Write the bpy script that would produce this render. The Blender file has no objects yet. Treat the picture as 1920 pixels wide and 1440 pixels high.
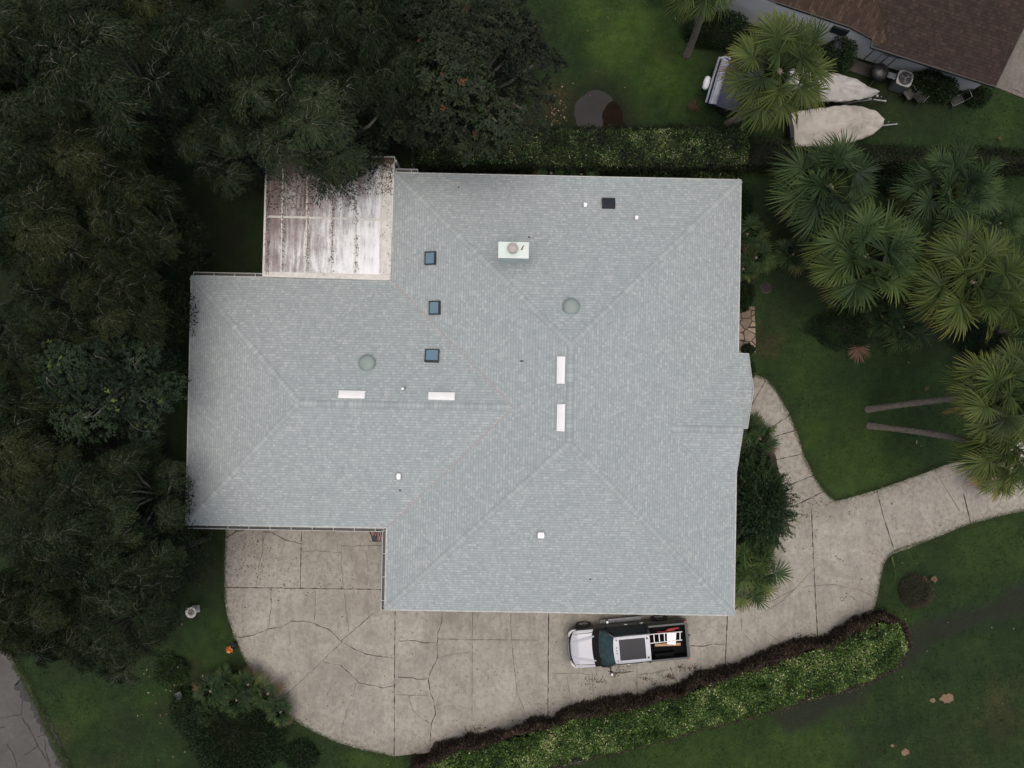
import bpy, math, random
import numpy as np
from mathutils import Vector, Matrix, Euler
from mathutils.geometry import tessellate_polygon
R = math.radians
PI = math.pi
scene = bpy.context.scene
col = scene.collection

# ---------------------------------------------------------------- camera
CAM_H = 41.0
CAM_ROT = (0.0089, -0.00842, 0.01871)
cam_data = bpy.data.cameras.new("camera")
cam = bpy.data.objects.new("camera", cam_data)
col.objects.link(cam)
cam.location = (0, 0, CAM_H)
cam.rotation_euler = CAM_ROT
cam_data.sensor_width = 36
cam_data.lens = 36 * 1493 / 1920
cam_data.clip_start = 0.5
cam_data.clip_end = 2000
scene.camera = cam
scene.render.resolution_x = 1024
scene.render.resolution_y = 768

# ---------------------------------------------------------------- sky and sun (overcast)
world = bpy.data.worlds.new("World")
scene.world = world
world.use_nodes = True
wn = world.node_tree
for n in list(wn.nodes): wn.nodes.remove(n)
sky = wn.nodes.new('ShaderNodeTexSky')
sky.sky_type = 'NISHITA'
sky.sun_disc = False
SUN_EL, SUN_AZ = R(87), R(170)
sky.sun_elevation = SUN_EL
sky.sun_rotation = SUN_AZ
sky.air_density = 0.8
sky.dust_density = 8.0
sky.ozone_density = 1.0
bg = wn.nodes.new('ShaderNodeBackground')
bg.inputs['Strength'].default_value = 0.13
wo = wn.nodes.new('ShaderNodeOutputWorld')
wn.links.new(sky.outputs[0], bg.inputs[0])
wn.links.new(bg.outputs[0], wo.inputs[0])

sd = bpy.data.lights.new("sun", 'SUN')
sd.energy = 0.85
sd.angle = R(60)
sd.color = (1.0, 0.985, 0.94)
sun = bpy.data.objects.new("sun", sd)
col.objects.link(sun)
# direction towards the sun: azimuth clockwise from +Y
dv = Vector((math.sin(SUN_AZ) * math.cos(SUN_EL), math.cos(SUN_AZ) * math.cos(SUN_EL), math.sin(SUN_EL)))
sun.rotation_euler = dv.to_track_quat('Z', 'Y').to_euler()
sun.location = (0, 0, 60)

scene.view_settings.view_transform = 'Standard'
scene.view_settings.look = 'None'
scene.view_settings.exposure = 0.06
scene.view_settings.gamma = 1.0

# ---------------------------------------------------------------- helpers
FPX = 1493.0
CM = Euler(CAM_ROT, 'XYZ').to_matrix()
def U(px, py, z=0.0):
    """world point at height z seen at photo pixel (px, py)"""
    d = CM @ Vector(((px - 960) / FPX, -(py - 720) / FPX, -1.0))
    t = (z - CAM_H) / d.z
    return Vector((d.x * t, d.y * t, z))
def U2(p, z=0.0):
    v = U(p[0], p[1], z); return (v.x, v.y)

def tag(o, label=None, cat=None, group=None, kind=None):
    if label: o['label'] = label
    if cat: o['category'] = cat
    if group: o['group'] = group
    if kind: o['kind'] = kind
    return o
def root(name, label, cat, loc=(0, 0, 0), rz=0.0, group=None):
    o = bpy.data.objects.new(name, None)
    o.empty_display_size = 0.3
    col.objects.link(o)
    o.location = loc
    o.rotation_euler = (0, 0, rz)
    return tag(o, label, cat, group)
def put(name, mesh, parent=None, loc=None, rot=None, scale=None):
    o = bpy.data.objects.new(name, mesh)
    col.objects.link(o)
    if parent is not None: o.parent = parent
    if loc is not None: o.location = loc
    if rot is not None: o.rotation_euler = rot
    if scale is not None: o.scale = scale
    return o

class MB:
    def __init__(s):
        s.v = []; s.f = []; s.t = []; s.uv = {}
    def add(s, vs, fs, tint=None):
        b = len(s.v)
        s.v += [tuple(p) for p in vs]
        s.f += [tuple(i + b for i in f) for f in fs]
        s.t += [0.5 if tint is None else tint] * len(vs)
        return b
    def box(s, c, d, rz=0.0, tint=None, M=None):
        x, y, z = d[0] / 2, d[1] / 2, d[2] / 2
        vs = [Vector((a * x, b * y, e * z)) for a in (-1, 1) for b in (-1, 1) for e in (-1, 1)]
        m = Matrix.Rotation(rz, 3, 'Z') if M is None else M
        vs = [m @ v + Vector(c) for v in vs]
        s.add(vs, [(0, 1, 3, 2), (4, 6, 7, 5), (0, 4, 5, 1), (2, 3, 7, 6), (0, 2, 6, 4), (1, 5, 7, 3)], tint)
    def bar(s, a, b, w, h=None, tint=None):
        a = Vector(a); b = Vector(b); d = (b - a); L = d.length
        if L < 1e-6: return
        m = d.to_track_quat('X', 'Z').to_matrix()
        s.box((a + b) / 2, (L, w, h or w), M=m, tint=tint)
    def tube(s, path, rad, n=8, cap=True, tint=None):
        path = [Vector(p) for p in path]
        if not hasattr(rad, '__len__'): rad = [rad] * len(path)
        vs = []; fs = []
        ref = Vector((0, 0, 1))
        for i, p in enumerate(path):
            d = (path[min(i + 1, len(path) - 1)] - path[max(i - 1, 0)])
            if d.length < 1e-9: d = Vector((0, 0, 1))
            d.normalize()
            r = ref if abs(d.dot(ref)) < 0.95 else Vector((1, 0, 0))
            a = d.cross(r).normalized(); b = d.cross(a)
            for k in range(n):
                th = 2 * PI * k / n
                vs.append(p + (a * math.cos(th) + b * math.sin(th)) * rad[i])
        for i in range(len(path) - 1):
            for k in range(n):
                fs.append((i * n + k, i * n + (k + 1) % n, (i + 1) * n + (k + 1) % n, (i + 1) * n + k))
        if cap:
            fs.append(tuple(range(n))[::-1]); fs.append(tuple((len(path) - 1) * n + k for k in range(n)))
        s.add(vs, fs, tint)
    def cyl(s, c, r, h, n=24, r2=None, tint=None):
        c = Vector(c)
        s.tube([c, c + Vector((0, 0, h))], [r, r if r2 is None else r2], n, tint=tint)
    def lathe(s, c, prof, n=28, tint=None):
        vs = []; fs = []
        for r, z in prof:
            for k in range(n):
                th = 2 * PI * k / n
                vs.append((c[0] + r * math.cos(th), c[1] + r * math.sin(th), c[2] + z))
        for i in range(len(prof) - 1):
            for k in range(n):
                fs.append((i * n + k, i * n + (k + 1) % n, (i + 1) * n + (k + 1) % n, (i + 1) * n + k))
        s.add(vs, fs, tint)
    def prism(s, poly, z0, z1, bottom=True, tint=None):
        n = len(poly)
        area = sum(poly[i][0] * poly[(i + 1) % n][1] - poly[(i + 1) % n][0] * poly[i][1] for i in range(n))
        if area < 0: poly = poly[::-1]
        tri = tessellate_polygon([[Vector((p[0], p[1], 0)) for p in poly]])
        vs = [(p[0], p[1], z1) for p in poly] + [(p[0], p[1], z0) for p in poly]
        fs = []
        for t in tri:
            a = [Vector((poly[i][0], poly[i][1], 0)) for i in t]
            up = (a[1] - a[0]).cross(a[2] - a[0]).z > 0
            t = tuple(t) if up else tuple(t)[::-1]
            fs.append(t)
            if bottom: fs.append(tuple(i + n for i in t[::-1]))
        for i in range(n):
            j = (i + 1) % n
            fs.append((i, i + n, j + n, j))
        s.add(vs, fs, tint)
    def grid(s, fn, nu, nv, tint=None, flip=False):
        vs = [fn(i / nu, j / nv) for i in range(nu + 1) for j in range(nv + 1)]
        fs = []
        for i in range(nu):
            for j in range(nv):
                a = i * (nv + 1) + j
                q = (a, a + nv + 1, a + nv + 2, a + 1)
                fs.append(q[::-1] if flip else q)
        s.add(vs, fs, tint)
    def mesh(s, name, m, smooth=False):
        me = bpy.data.meshes.new(name)
        me.from_pydata(s.v, [], s.f)
        a = me.attributes.new('tint', 'FLOAT', 'POINT')
        a.data.foreach_set('value', np.array(s.t, dtype=np.float32))
        me.materials.append(m)
        if smooth:
            me.polygons.foreach_set('use_smooth', [True] * len(me.polygons))
        me.update()
        return me
    def build(s, name, m, parent=None, smooth=False, loc=None, rot=None, bevel=0):
        o = put(name, s.mesh(name, m, smooth), parent, loc, rot)
        if bevel:
            b = o.modifiers.new('bevel', 'BEVEL'); b.width = bevel; b.segments = 2; b.limit_method = 'ANGLE'; b.angle_limit = R(40)
        return o

def np_mesh(name, V, F, T, m):
    """V (n,3), F (m,k) quads or tris, T (n,)"""
    me = bpy.data.meshes.new(name)
    V = np.ascontiguousarray(V, dtype=np.float32); F = np.ascontiguousarray(F, dtype=np.int32)
    k = F.shape[1]
    me.vertices.add(len(V)); me.vertices.foreach_set('co', V.ravel())
    me.loops.add(F.size); me.loops.foreach_set('vertex_index', F.ravel())
    me.polygons.add(len(F))
    me.polygons.foreach_set('loop_start', np.arange(0, F.size, k, dtype=np.int32))
    me.polygons.foreach_set('loop_total', np.full(len(F), k, dtype=np.int32))
    me.update(calc_edges=True)
    a = me.attributes.new('tint', 'FLOAT', 'POINT')
    a.data.foreach_set('value', np.ascontiguousarray(T, dtype=np.float32))
    me.materials.append(m)
    return me

def vnoise(x, y, seed=0):
    x = np.asarray(x, float); y = np.asarray(y, float)
    xi = np.floor(x).astype(np.int64); yi = np.floor(y).astype(np.int64)
    fx = x - xi; fy = y - yi
    fx = fx * fx * (3 - 2 * fx); fy = fy * fy * (3 - 2 * fy)
    def h(a, b):
        n = (a * 374761393 + b * 668265263 + seed * 1274126177) & 0xffffffff
        n = ((n ^ (n >> 13)) * 1274126177) & 0xffffffff
        return ((n ^ (n >> 16)) & 0xffff) / 65535.0
    return (h(xi, yi) * (1 - fx) + h(xi + 1, yi) * fx) * (1 - fy) + (h(xi, yi + 1) * (1 - fx) + h(xi + 1, yi + 1) * fx) * fy
def fbm(x, y, seed=0, o=4):
    r = 0; a = .5; t = 0
    for i in range(o):
        r = r + a * vnoise(x * 2 ** i, y * 2 ** i, seed + i); t += a; a *= .5
    return r / t

def in_poly(x, y, poly):
    inside = np.zeros(np.shape(x), bool)
    n = len(poly)
    for i in range(n):
        x0, y0 = poly[i]; x1, y1 = poly[(i + 1) % n]
        c = ((y0 > y) != (y1 > y)) & (x < (x1 - x0) * (y - y0) / ((y1 - y0) or 1e-9) + x0)
        inside ^= c
    return inside
def seg_dist(x, y, pts, closed=False):
    d = np.full(np.shape(x), 1e9)
    pts = list(pts) + ([pts[0]] if closed else [])
    for (x0, y0), (x1, y1) in zip(pts[:-1], pts[1:]):
        dx, dy = x1 - x0, y1 - y0
        t = np.clip(((x - x0) * dx + (y - y0) * dy) / (dx * dx + dy * dy + 1e-12), 0, 1)
        d = np.minimum(d, np.hypot(x - x0 - t * dx, y - y0 - t * dy))
    return d
def smooth_line(pts, n=6):
    """Catmull-Rom through points"""
    out = []
    P = [np.array(p, float) for p in pts]
    P = [2 * P[0] - P[1]] + P + [2 * P[-1] - P[-2]]
    for i in range(1, len(P) - 2):
        for k in range(n):
            t = k / n
            out.append(0.5 * ((2 * P[i]) + (-P[i - 1] + P[i + 1]) * t + (2 * P[i - 1] - 5 * P[i] + 4 * P[i + 1] - P[i + 2]) * t * t + (-P[i - 1] + 3 * P[i] - 3 * P[i + 1] + P[i + 2]) * t ** 3))
    out.append(P[-2])
    return [tuple(p) for p in out]

# ---------------------------------------------------------------- materials
class NT:
    def __init__(s, name):
        s.m = bpy.data.materials.new(name); s.m.use_nodes = True
        s.t = s.m.node_tree
        for n in list(s.t.nodes): s.t.nodes.remove(n)
        s.out = s.n('ShaderNodeOutputMaterial')
        s.p = s.n('ShaderNodeBsdfPrincipled')
        s.l(s.p.outputs[0], s.out.inputs[0])
    def n(s, t, **k):
        n = s.t.nodes.new(t)
        for a, b in k.items(): setattr(n, a, b)
        return n
    def l(s, a, b): s.t.links.new(a, b)
    def val(s, sock, v):
        if hasattr(v, 'is_output') or hasattr(v, 'links'): s.l(v, sock)
        else: sock.default_value = v
    def math(s, op, a, b=None, c=None, clamp=False):
        n = s.n('ShaderNodeMath', operation=op); n.use_clamp = clamp
        s.val(n.inputs[0], a)
        if b is not None: s.val(n.inputs[1], b)
        if c is not None: s.val(n.inputs[2], c)
        return n.outputs[0]
    def obj(s): return s.n('ShaderNodeTexCoord').outputs['Object']
    def uv(s): return s.n('ShaderNodeTexCoord').outputs['UV']
    def attr(s, name): return s.n('ShaderNodeAttribute', attribute_name=name).outputs['Fac']
    def noise(s, vec, scale, detail=4, rough=.55, dist=0.0):
        n = s.n('ShaderNodeTexNoise'); s.l(vec, n.inputs['Vector'])
        n.inputs['Scale'].default_value = scale; n.inputs['Detail'].default_value = detail
        n.inputs['Roughness'].default_value = rough; n.inputs['Distortion'].default_value = dist
        return n.outputs['Fac']
    def scale(s, vec, sc, rot=(0, 0, 0)):
        n = s.n('ShaderNodeMapping'); s.l(vec, n.inputs[0])
        n.inputs['Scale'].default_value = sc; n.inputs['Rotation'].default_value = rot
        return n.outputs[0]
    def ramp(s, f, stops):
        n = s.n('ShaderNodeValToRGB'); s.l(f, n.inputs[0])
        e = n.color_ramp.elements
        while len(e) < len(stops): e.new(0.5)
        for k, (p, c) in enumerate(stops):
            e[k].position = p; e[k].color = (c[0], c[1], c[2], 1)
        return n.outputs[0]
    def rmp(s, f, a, b, c=0.0, d=1.0):
        n = s.n('ShaderNodeMapRange'); s.l(f, n.inputs[0])
        for i, v in enumerate((a, b, c, d)): n.inputs[i + 1].default_value = v
        return n.outputs[0]
    def mix(s, f, a, b, mode='MIX'):
        n = s.n('ShaderNodeMix', data_type='RGBA', blend_type=mode)
        s.val(n.inputs['Factor'], f)
        for i, v in ((6, a), (7, b)):
            if isinstance(v, tuple): n.inputs[i].default_value = (v[0], v[1], v[2], 1)
            else: s.l(v, n.inputs[i])
        return n.outputs[2]
    def color(s, c):
        if isinstance(c, tuple): s.p.inputs['Base Color'].default_value = (c[0], c[1], c[2], 1)
        else: s.l(c, s.p.inputs['Base Color'])
    def set(s, **k):
        for a, b in k.items():
            s.val(s.p.inputs[a.replace('_', ' ')], b)
        return s
    def bump(s, h, strength=.3, dist=.02):
        n = s.n('ShaderNodeBump'); n.inputs['Strength'].default_value = strength; n.inputs['Distance'].default_value = dist
        s.l(h, n.inputs['Height']); s.l(n.outputs[0], s.p.inputs['Normal'])

def simple(name, c1, c2=None, scale=3.0, rough=.6, metal=0.0, spec=.5, bump=0.0, bscale=40, coat=0.0):
    t = NT(name)
    c2 = c2 or tuple(v * .8 for v in c1)
    o = t.obj()
    f = t.noise(o, scale, 5)
    t.color(t.ramp(f, [(.3, c2), (.7, c1)]))
    t.set(Roughness=rough, Metallic=metal)
    t.p.inputs['Specular IOR Level'].default_value = spec
    t.p.inputs['Coat Weight'].default_value = coat
    if bump: t.bump(t.noise(o, bscale, 4), bump, .01)
    return t.m

def leaf_mat(name, stops, rough=.55, spec=.35, big=.5, trans=0.0):
    t = NT(name)
    a = t.attr('tint')
    n = t.noise(t.obj(), big, 3)
    f = t.math('ADD', a, t.math('MULTIPLY', t.math('SUBTRACT', n, .5), .45), clamp=True)
    c = t.ramp(f, stops)
    t.color(c)
    t.set(Roughness=rough)
    t.p.inputs['Specular IOR Level'].default_value = spec
    if trans:
        tr = t.n('ShaderNodeBsdfTranslucent'); t.l(c, tr.inputs[0])
        mx = t.n('ShaderNodeMixShader'); mx.inputs[0].default_value = trans
        t.l(t.p.outputs[0], mx.inputs[1]); t.l(tr.outputs[0], mx.inputs[2]); t.l(mx.outputs[0], t.out.inputs[0])
    return t.m

def shingle_mat(name, stops, line, course=.135, tab=.115, bump=.3):
    t = NT(name)
    sep = t.n('ShaderNodeSeparateXYZ'); t.l(t.uv(), sep.inputs[0])
    u, v = sep.outputs[0], sep.outputs[1]
    vv = t.math('DIVIDE', v, course)
    row = t.math('FLOOR', vv); fr = t.math('FRACT', vv)
    wn1 = t.n('ShaderNodeTexWhiteNoise', noise_dimensions='1D'); t.l(row, wn1.inputs['W'])
    uu = t.math('ADD', t.math('DIVIDE', u, tab), t.math('MULTIPLY', wn1.outputs[0], 7.3))
    cell = t.math('FLOOR', uu); fu = t.math('FRACT', uu)
    def wn2(cx, seed):
        cb = t.n('ShaderNodeCombineXYZ'); t.l(cx, cb.inputs[0]); t.l(row, cb.inputs[1]); cb.inputs[2].default_value = seed
        w = t.n('ShaderNodeTexWhiteNoise', noise_dimensions='3D'); t.l(cb.outputs[0], w.inputs['Vector']); return w.outputs[0]
    r1 = wn2(cell, 1.0)
    r2 = wn2(t.math('FLOOR', t.math('DIVIDE', uu, 2.0)), 5.0)
    r = t.math('ADD', t.math('MULTIPLY', r1, .62), t.math('MULTIPLY', r2, .38))
    gran = t.noise(t.uv(), 60, 3)
    big = t.noise(t.uv(), .35, 4)
    r = t.math('ADD', r, t.math('MULTIPLY', t.math('SUBTRACT', gran, .5), .25))
    r = t.math('ADD', r, t.math('MULTIPLY', t.math('SUBTRACT', big, .5), .2), clamp=True)
    c = t.ramp(r, stops)
    # butt edge of each course and the slot beside lighter tabs
    e = t.math('LESS_THAN', fr, .14)
    sl = t.math('MULTIPLY', t.math('LESS_THAN', fu, .08), t.math('GREATER_THAN', r1, .6))
    e2 = t.math('MULTIPLY', t.math('MAXIMUM', t.math('MULTIPLY', e, .85), t.math('MULTIPLY', sl, .6)), 1.0)
    c = t.mix(e2, c, line)
    t.color(c); t.set(Roughness=.85); t.p.inputs['Specular IOR Level'].default_value = .25
    t.bump(t.math('ADD', t.math('SUBTRACT', 1.0, fr), t.math('MULTIPLY', gran, .4)), bump, .008)
    return t.m

MT = {}
MT['shingle'] = shingle_mat('grey shingles', [(.0, (.258, .297, .304)), (.4, (.294, .335, .341)), (.62, (.318, .357, .361)), (.84, (.364, .397, .398)), (1.0, (.398, .428, .427))], (.198, .231, .237))
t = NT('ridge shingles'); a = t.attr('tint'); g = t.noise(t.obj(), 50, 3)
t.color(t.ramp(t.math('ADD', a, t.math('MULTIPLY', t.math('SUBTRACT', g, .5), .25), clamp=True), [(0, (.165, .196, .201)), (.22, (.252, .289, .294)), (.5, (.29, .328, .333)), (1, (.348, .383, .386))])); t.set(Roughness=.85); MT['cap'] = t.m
MT['brown_shingle'] = shingle_mat('brown shingles', [(.0, (.020, .0135, .0115)), (.5, (.029, .0195, .016)), (.8, (.040, .026, .021)), (1.0, (.052, .034, .027))], (.014, .0095, .008), course=.15, tab=.13)
MT['tan_shingle'] = shingle_mat('lighter brown shingles', [(.0, (.028, .018, .013)), (.5, (.043, .028, .019)), (.8, (.062, .041, .028)), (1.0, (.09, .06, .04))], (.02, .013, .01), course=.15, tab=.2)  # this slope's lighter tone is put into the shingle colour
MT['white_metal'] = simple('white painted metal', (.78, .79, .79), (.7, .71, .71), 2, .4)
MT['gutter_white'] = simple('weathered white gutter', (.42, .43, .42), (.28, .285, .27), 6, .5)
MT['gutter_dirt'] = simple('wet dark gutter trough', (.035, .04, .038), (.015, .017, .016), 5, .5)
MT['valley'] = simple('valley metal stained', (.36, .27, .26), (.30, .27, .26), 1.5, .6)
MT['mint'] = simple('pale green sheet metal', (.56, .64, .60), (.5, .585, .55), 2, .45)
MT['mint_side'] = simple('pale green siding', (.52, .63, .585), (.44, .55, .51), 3, .6)
MT['galv'] = simple('dull galvanised metal', (.40, .36, .34), (.33, .30, .29), 8, .5)
MT['rust'] = simple('rust stain', (.22, .07, .03), (.1, .03, .02), 14, .8)
MT['vent_green'] = simple('grey green vent metal', (.20, .25, .235), (.17, .21, .2), 3, .5)
MT['black_frame'] = simple('black bronze frame', (.03, .03, .028), (.02, .02, .02), 5, .4)
MT['black_plastic'] = simple('black plastic', (.018, .018, .019), (.01, .01, .011), 6, .45)
MT['rubber'] = simple('tyre rubber', (.012, .012, .012), (.007, .007, .007), 6, .8)
t = NT('skylight glass'); t.color((.34, .50, .53)); t.set(Roughness=.05, Metallic=.85); MT['glass_sky'] = t.m
t = NT('dark window glass'); t.color((.02, .025, .028)); t.set(Roughness=.05); MT['glass_dark'] = t.m
t = NT('windshield glass'); t.color(t.ramp(t.noise(t.obj(), 2.2, 3), [(.4, (.008, .022, .020)), (.55, (.013, .038, .034)), (.7, (.020, .056, .050))])); t.set(Roughness=.05, Metallic=.0); t.p.inputs['Specular IOR Level'].default_value = 1.0; MT['glass_wind'] = t.m
MT['stucco'] = simple('cream stucco wall', (.5, .48, .43), (.42, .4, .36), 2, .85, bump=.3, bscale=60)
MT['neigh_wall'] = simple('pale grey painted wall', (.58, .61, .615), (.46, .485, .49), 1.2, .8, bump=.2, bscale=50)
MT['soffit'] = simple('white soffit boards', (.55, .55, .53), (.48, .48, .46), 3, .7)
MT['wood_door'] = simple('brown door', (.16, .08, .04), (.1, .05, .03), 4, .5)
MT['garage'] = simple('off white garage door', (.6, .59, .55), (.52, .51, .48), 2, .5)
MT['trunk'] = simple('grey brown bark', (.07, .06, .05), (.035, .03, .026), 6, .9, bump=.6, bscale=18)
MT['palm_trunk'] = simple('ringed palm trunk', (.21, .18, .145), (.10, .084, .068), 9, .9, bump=.8, bscale=14)
MT['twig'] = simple('pale bare twigs', (.18, .17, .145), (.09, .085, .07), 5, .8)
MT['alu'] = simple('brushed aluminium', (.42, .43, .44), (.34, .35, .36), 10, .35, metal=.4)
MT['lumber'] = simple('raw lumber', (.42, .26, .14), (.34, .2, .1), 10, .7)
MT['board'] = simple('white board', (.75, .77, .78), (.7, .72, .73), 3, .5)
MT['red'] = simple('red enamel', (.35, .03, .035), (.22, .02, .025), 10, .4)
MT['cover'] = simple('beige boat cover canvas', (.40, .375, .33), (.28, .26, .22), 1.6, .85, bump=1.0, bscale=3.5)
MT['cover_grey'] = simple('pale grey boat cover canvas', (.37, .362, .345), (.27, .262, .25), 1.6, .85, bump=1.0, bscale=3.5)
MT['navy'] = simple('navy gel coat', (.012, .018, .035), (.008, .011, .02), 3, .3)
MT['silver'] = simple('silver grey trim', (.16, .17, .19), (.1, .11, .12), 3, .3, metal=.3)
MT['stone'] = simple('pale cast stone', (.33, .34, .33), (.22, .23, .22), 12, .8, bump=.4, bscale=40)
MT['steel'] = simple('galvanised steel tube', (.3, .3, .3), (.2, .2, .2), 9, .45, metal=.6)
MT['dirt'] = simple('dark planting soil', (.035, .026, .019), (.015, .011, .008), 2.5, .95, bump=.8, bscale=12)
MT['crack'] = simple('dark crack fill', (.055, .048, .04), (.025, .022, .018), 9, .95)
MT['crack_thin'] = simple('fine crack line', (.15, .135, .115), (.075, .066, .056), 9, .95)
# ================================================================ GROUND
DRIVE_W = [(424, 960), (421, 1100), (428, 1160), (450, 1218), (482, 1278), (520, 1322), (562, 1356), (618, 1386), (680, 1406), (738, 1417)]
DRIVE_S = [(800, 1412), (900, 1400), (1000, 1388), (1100, 1362), (1250, 1325), (1400, 1280), (1520, 1240), (1600, 1215)]
DRIVE_E = [(1622, 1192), (1640, 1140), (1652, 1080), (1658, 1056), (1677, 1034)]
DRIVE_X = [(1750, 1010), (1820, 982), (1900, 962), (2060, 925)]
DRIVE_X2 = [(2060, 760), (1920, 820), (1833, 851), (1740, 884), (1640, 920), (1566, 940)]
WALK = [(1566, 940), (1540, 914), (1514, 868), (1497, 820), (1481, 779), (1460, 740), (1437, 712), (1410, 700)]
drive_px = smooth_line(DRIVE_W, 4) + smooth_line(DRIVE_S, 3) + smooth_line(DRIVE_E, 4)[:-1] + smooth_line(DRIVE_X, 3) + smooth_line(DRIVE_X2, 3)[:-1] + smooth_line(WALK, 5) + [(1380, 700), (1370, 1100), (760, 1100), (760, 940), (690, 940)]
drive = [U2(p) for p in drive_px]
rr = random.Random(3)
def jitter(poly, amp, step=.12, seed=0):
    """resample a closed polygon and wobble it slightly"""
    out = []
    n = len(poly)
    for i in range(n):
        a = np.array(poly[i]); b = np.array(poly[(i + 1) % n]); L = np.linalg.norm(b - a)
        k = max(1, int(L / step))
        nrm = np.array([-(b - a)[1], (b - a)[0]]) / (L + 1e-9)
        for j in range(k):
            p = a + (b - a) * j / k
            w = (fbm(p[0] * 2.2, p[1] * 2.2, seed, 4) - .5) * 2 * amp
            out.append(tuple(p + nrm * w))
    return out
road_px = [(-400, 760), (-60, 1080), (0, 1180), (28, 1245), (45, 1270), (62, 1302), (82, 1345), (104, 1395), (130, 1445), (200, 1640), (-400, 1700)]
road = [U2(p) for p in road_px]

# ground sheet: fine grid in view, coarse to the horizon, with plant-cover masks per vertex
def axis(a, b, st, ext):
    return np.concatenate([[-900, -400, -200, -110, -70, -50, a - 10, a - 4], np.arange(a, b, st), [b + 4, b + 10, 50, 70, 110, 200, 400, 900]])
xs = axis(-31, 31.01, .22, 0); ys = axis(-24, 24.01, .22, 0)
GX, GY = np.meshgrid(xs, ys, indexing='ij')
def at_px(list_px): return [U2(p) for p in list_px]
def blob(px, py, r_px, hard=1.0):
    c = U(px, py); r = r_px / 36.4
    d = np.hypot(GX - c.x, GY - c.y) / r + (fbm(GX * .9, GY * .9, 11) - .5) * 1.1
    return np.clip((1.15 - d) * hard, 0, 1)
lush = np.zeros_like(GX)
for px, py, r, w in ((1170, 70, 90, 1.0), (1240, 140, 90, .9), (1120, 30, 60, .8), (1000, 170, 60, .15), (1600, 880, 110, .55), (1500, 700, 80, .3), (1560, 800, 80, .35), (1850, 1010, 110, .3), (1760, 960, 80, .3), (1500, 1400, 150, .5), (1300, 1420, 150, .45), (1690, 1180, 50, .6), (440, 1180, 50, .5), (400, 1250, 60, .3), (700, 1430, 60, .5), (150, 1340, 60, .35), (1880, 210, 60, .35), (1400, 700, 40, .5), (300, 1300, 60, .3)):
    lush = np.maximum(lush, blob(px, py, r) * w)
dry = np.zeros_like(GX)
for px, py, r, w in ((1440, 640, 55, .8), (1455, 580, 40, .4), (1035, 190, 60, .8), (990, 230, 40, .7), (1110, 140, 40, .25), (1880, 1330, 90, .8), (1800, 1420, 110, .6), (1700, 1420, 60, .4), (120, 1380, 50, .55), (170, 1430, 60, .5), (370, 1250, 40, .5), (400, 1080, 50, .45), (1780, 1060, 40, .35), (1850, 1240, 70, .45), (215, 1430, 40, .6), (1680, 1250, 60, .3), (1250, 100, 40, .45), (1560, 1330, 60, .2)):
    dry = np.maximum(dry, blob(px, py, r) * w * (.62 if px > 1660 and py > 1100 else .9))
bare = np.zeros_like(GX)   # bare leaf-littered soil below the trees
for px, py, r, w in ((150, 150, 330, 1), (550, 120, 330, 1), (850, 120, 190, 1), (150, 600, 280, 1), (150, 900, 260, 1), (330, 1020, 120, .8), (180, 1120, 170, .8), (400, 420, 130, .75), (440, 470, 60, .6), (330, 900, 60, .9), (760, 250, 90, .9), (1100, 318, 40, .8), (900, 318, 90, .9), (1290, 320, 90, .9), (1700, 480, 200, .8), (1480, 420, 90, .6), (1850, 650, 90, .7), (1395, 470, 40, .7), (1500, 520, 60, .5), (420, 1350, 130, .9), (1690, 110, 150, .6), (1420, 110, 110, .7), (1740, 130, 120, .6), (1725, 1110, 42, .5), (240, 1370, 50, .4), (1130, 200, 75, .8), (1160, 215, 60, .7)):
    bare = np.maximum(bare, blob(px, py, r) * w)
track = np.array(at_px([(1480, 1345), (1600, 1300), (1680, 1235), (1750, 1185), (1850, 1150), (1960, 1110), (2100, 1050)]))
track2 = np.array(at_px([(1560, 1320), (1610, 1380), (1640, 1460), (1650, 1600)]))
dT = seg_dist(GX, GY, track) + (fbm(GX * .8, GY * .8, 5) - .5) * 1.4
dT2 = seg_dist(GX, GY, track2) + (fbm(GX * .8, GY * .8, 7) - .5) * 1.4
mud = np.maximum(.85 * np.clip((1.1 - dT) / .8, 0, 1), .45 * np.clip((1.3 - dT2) / 1.2, 0, 1))
edge = seg_dist(GX, GY, drive, True)
bare = np.maximum(bare, np.clip((.32 - edge) * 2.5, 0, .55) * (fbm(GX * 2, GY * 2, 9) > .45))
far = np.clip((np.maximum(np.abs(GX) - 33, np.abs(GY) - 26)) / 5, 0, 1)
lush *= (1 - far); dry *= (1 - far)
NXg, NYg = GX.shape
V = np.stack([GX.ravel(), GY.ravel(), np.zeros(GX.size)], 1)
V[:, 2] = (fbm(V[:, 0] * .4, V[:, 1] * .4, 2) - .5) * .03 - .03
idx = np.arange(NXg * NYg).reshape(NXg, NYg)
F = np.stack([idx[:-1, :-1].ravel(), idx[1:, :-1].ravel(), idx[1:, 1:].ravel(), idx[:-1, 1:].ravel()], 1)
t = NT('lawn grass')
o = t.obj()
n1 = t.noise(o, .55, 5); n2 = t.noise(o, 7, 6, .75); n3 = t.noise(o, 19, 4, .8)
n4 = t.noise(o, 2.2, 5, .7)
g = t.math('ADD', t.math('MULTIPLY', n1, .28), t.math('ADD', t.math('MULTIPLY', t.math('ADD', n2, n4), .24), t.math('MULTIPLY', n3, .24)))
c = t.ramp(g, [(.36, (.009, .0165, .006)), (.5, (.0155, .030, .0095)), (.64, (.028, .048, .0145))])
cl = t.ramp(g, [(.34, (.018, .037, .008)), (.5, (.036, .068, .0125)), (.66, (.062, .100, .019))])
cd = t.ramp(g, [(.34, (.018, .020, .009)), (.5, (.042, .034, .017)), (.68, (.085, .062, .032))])
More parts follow.
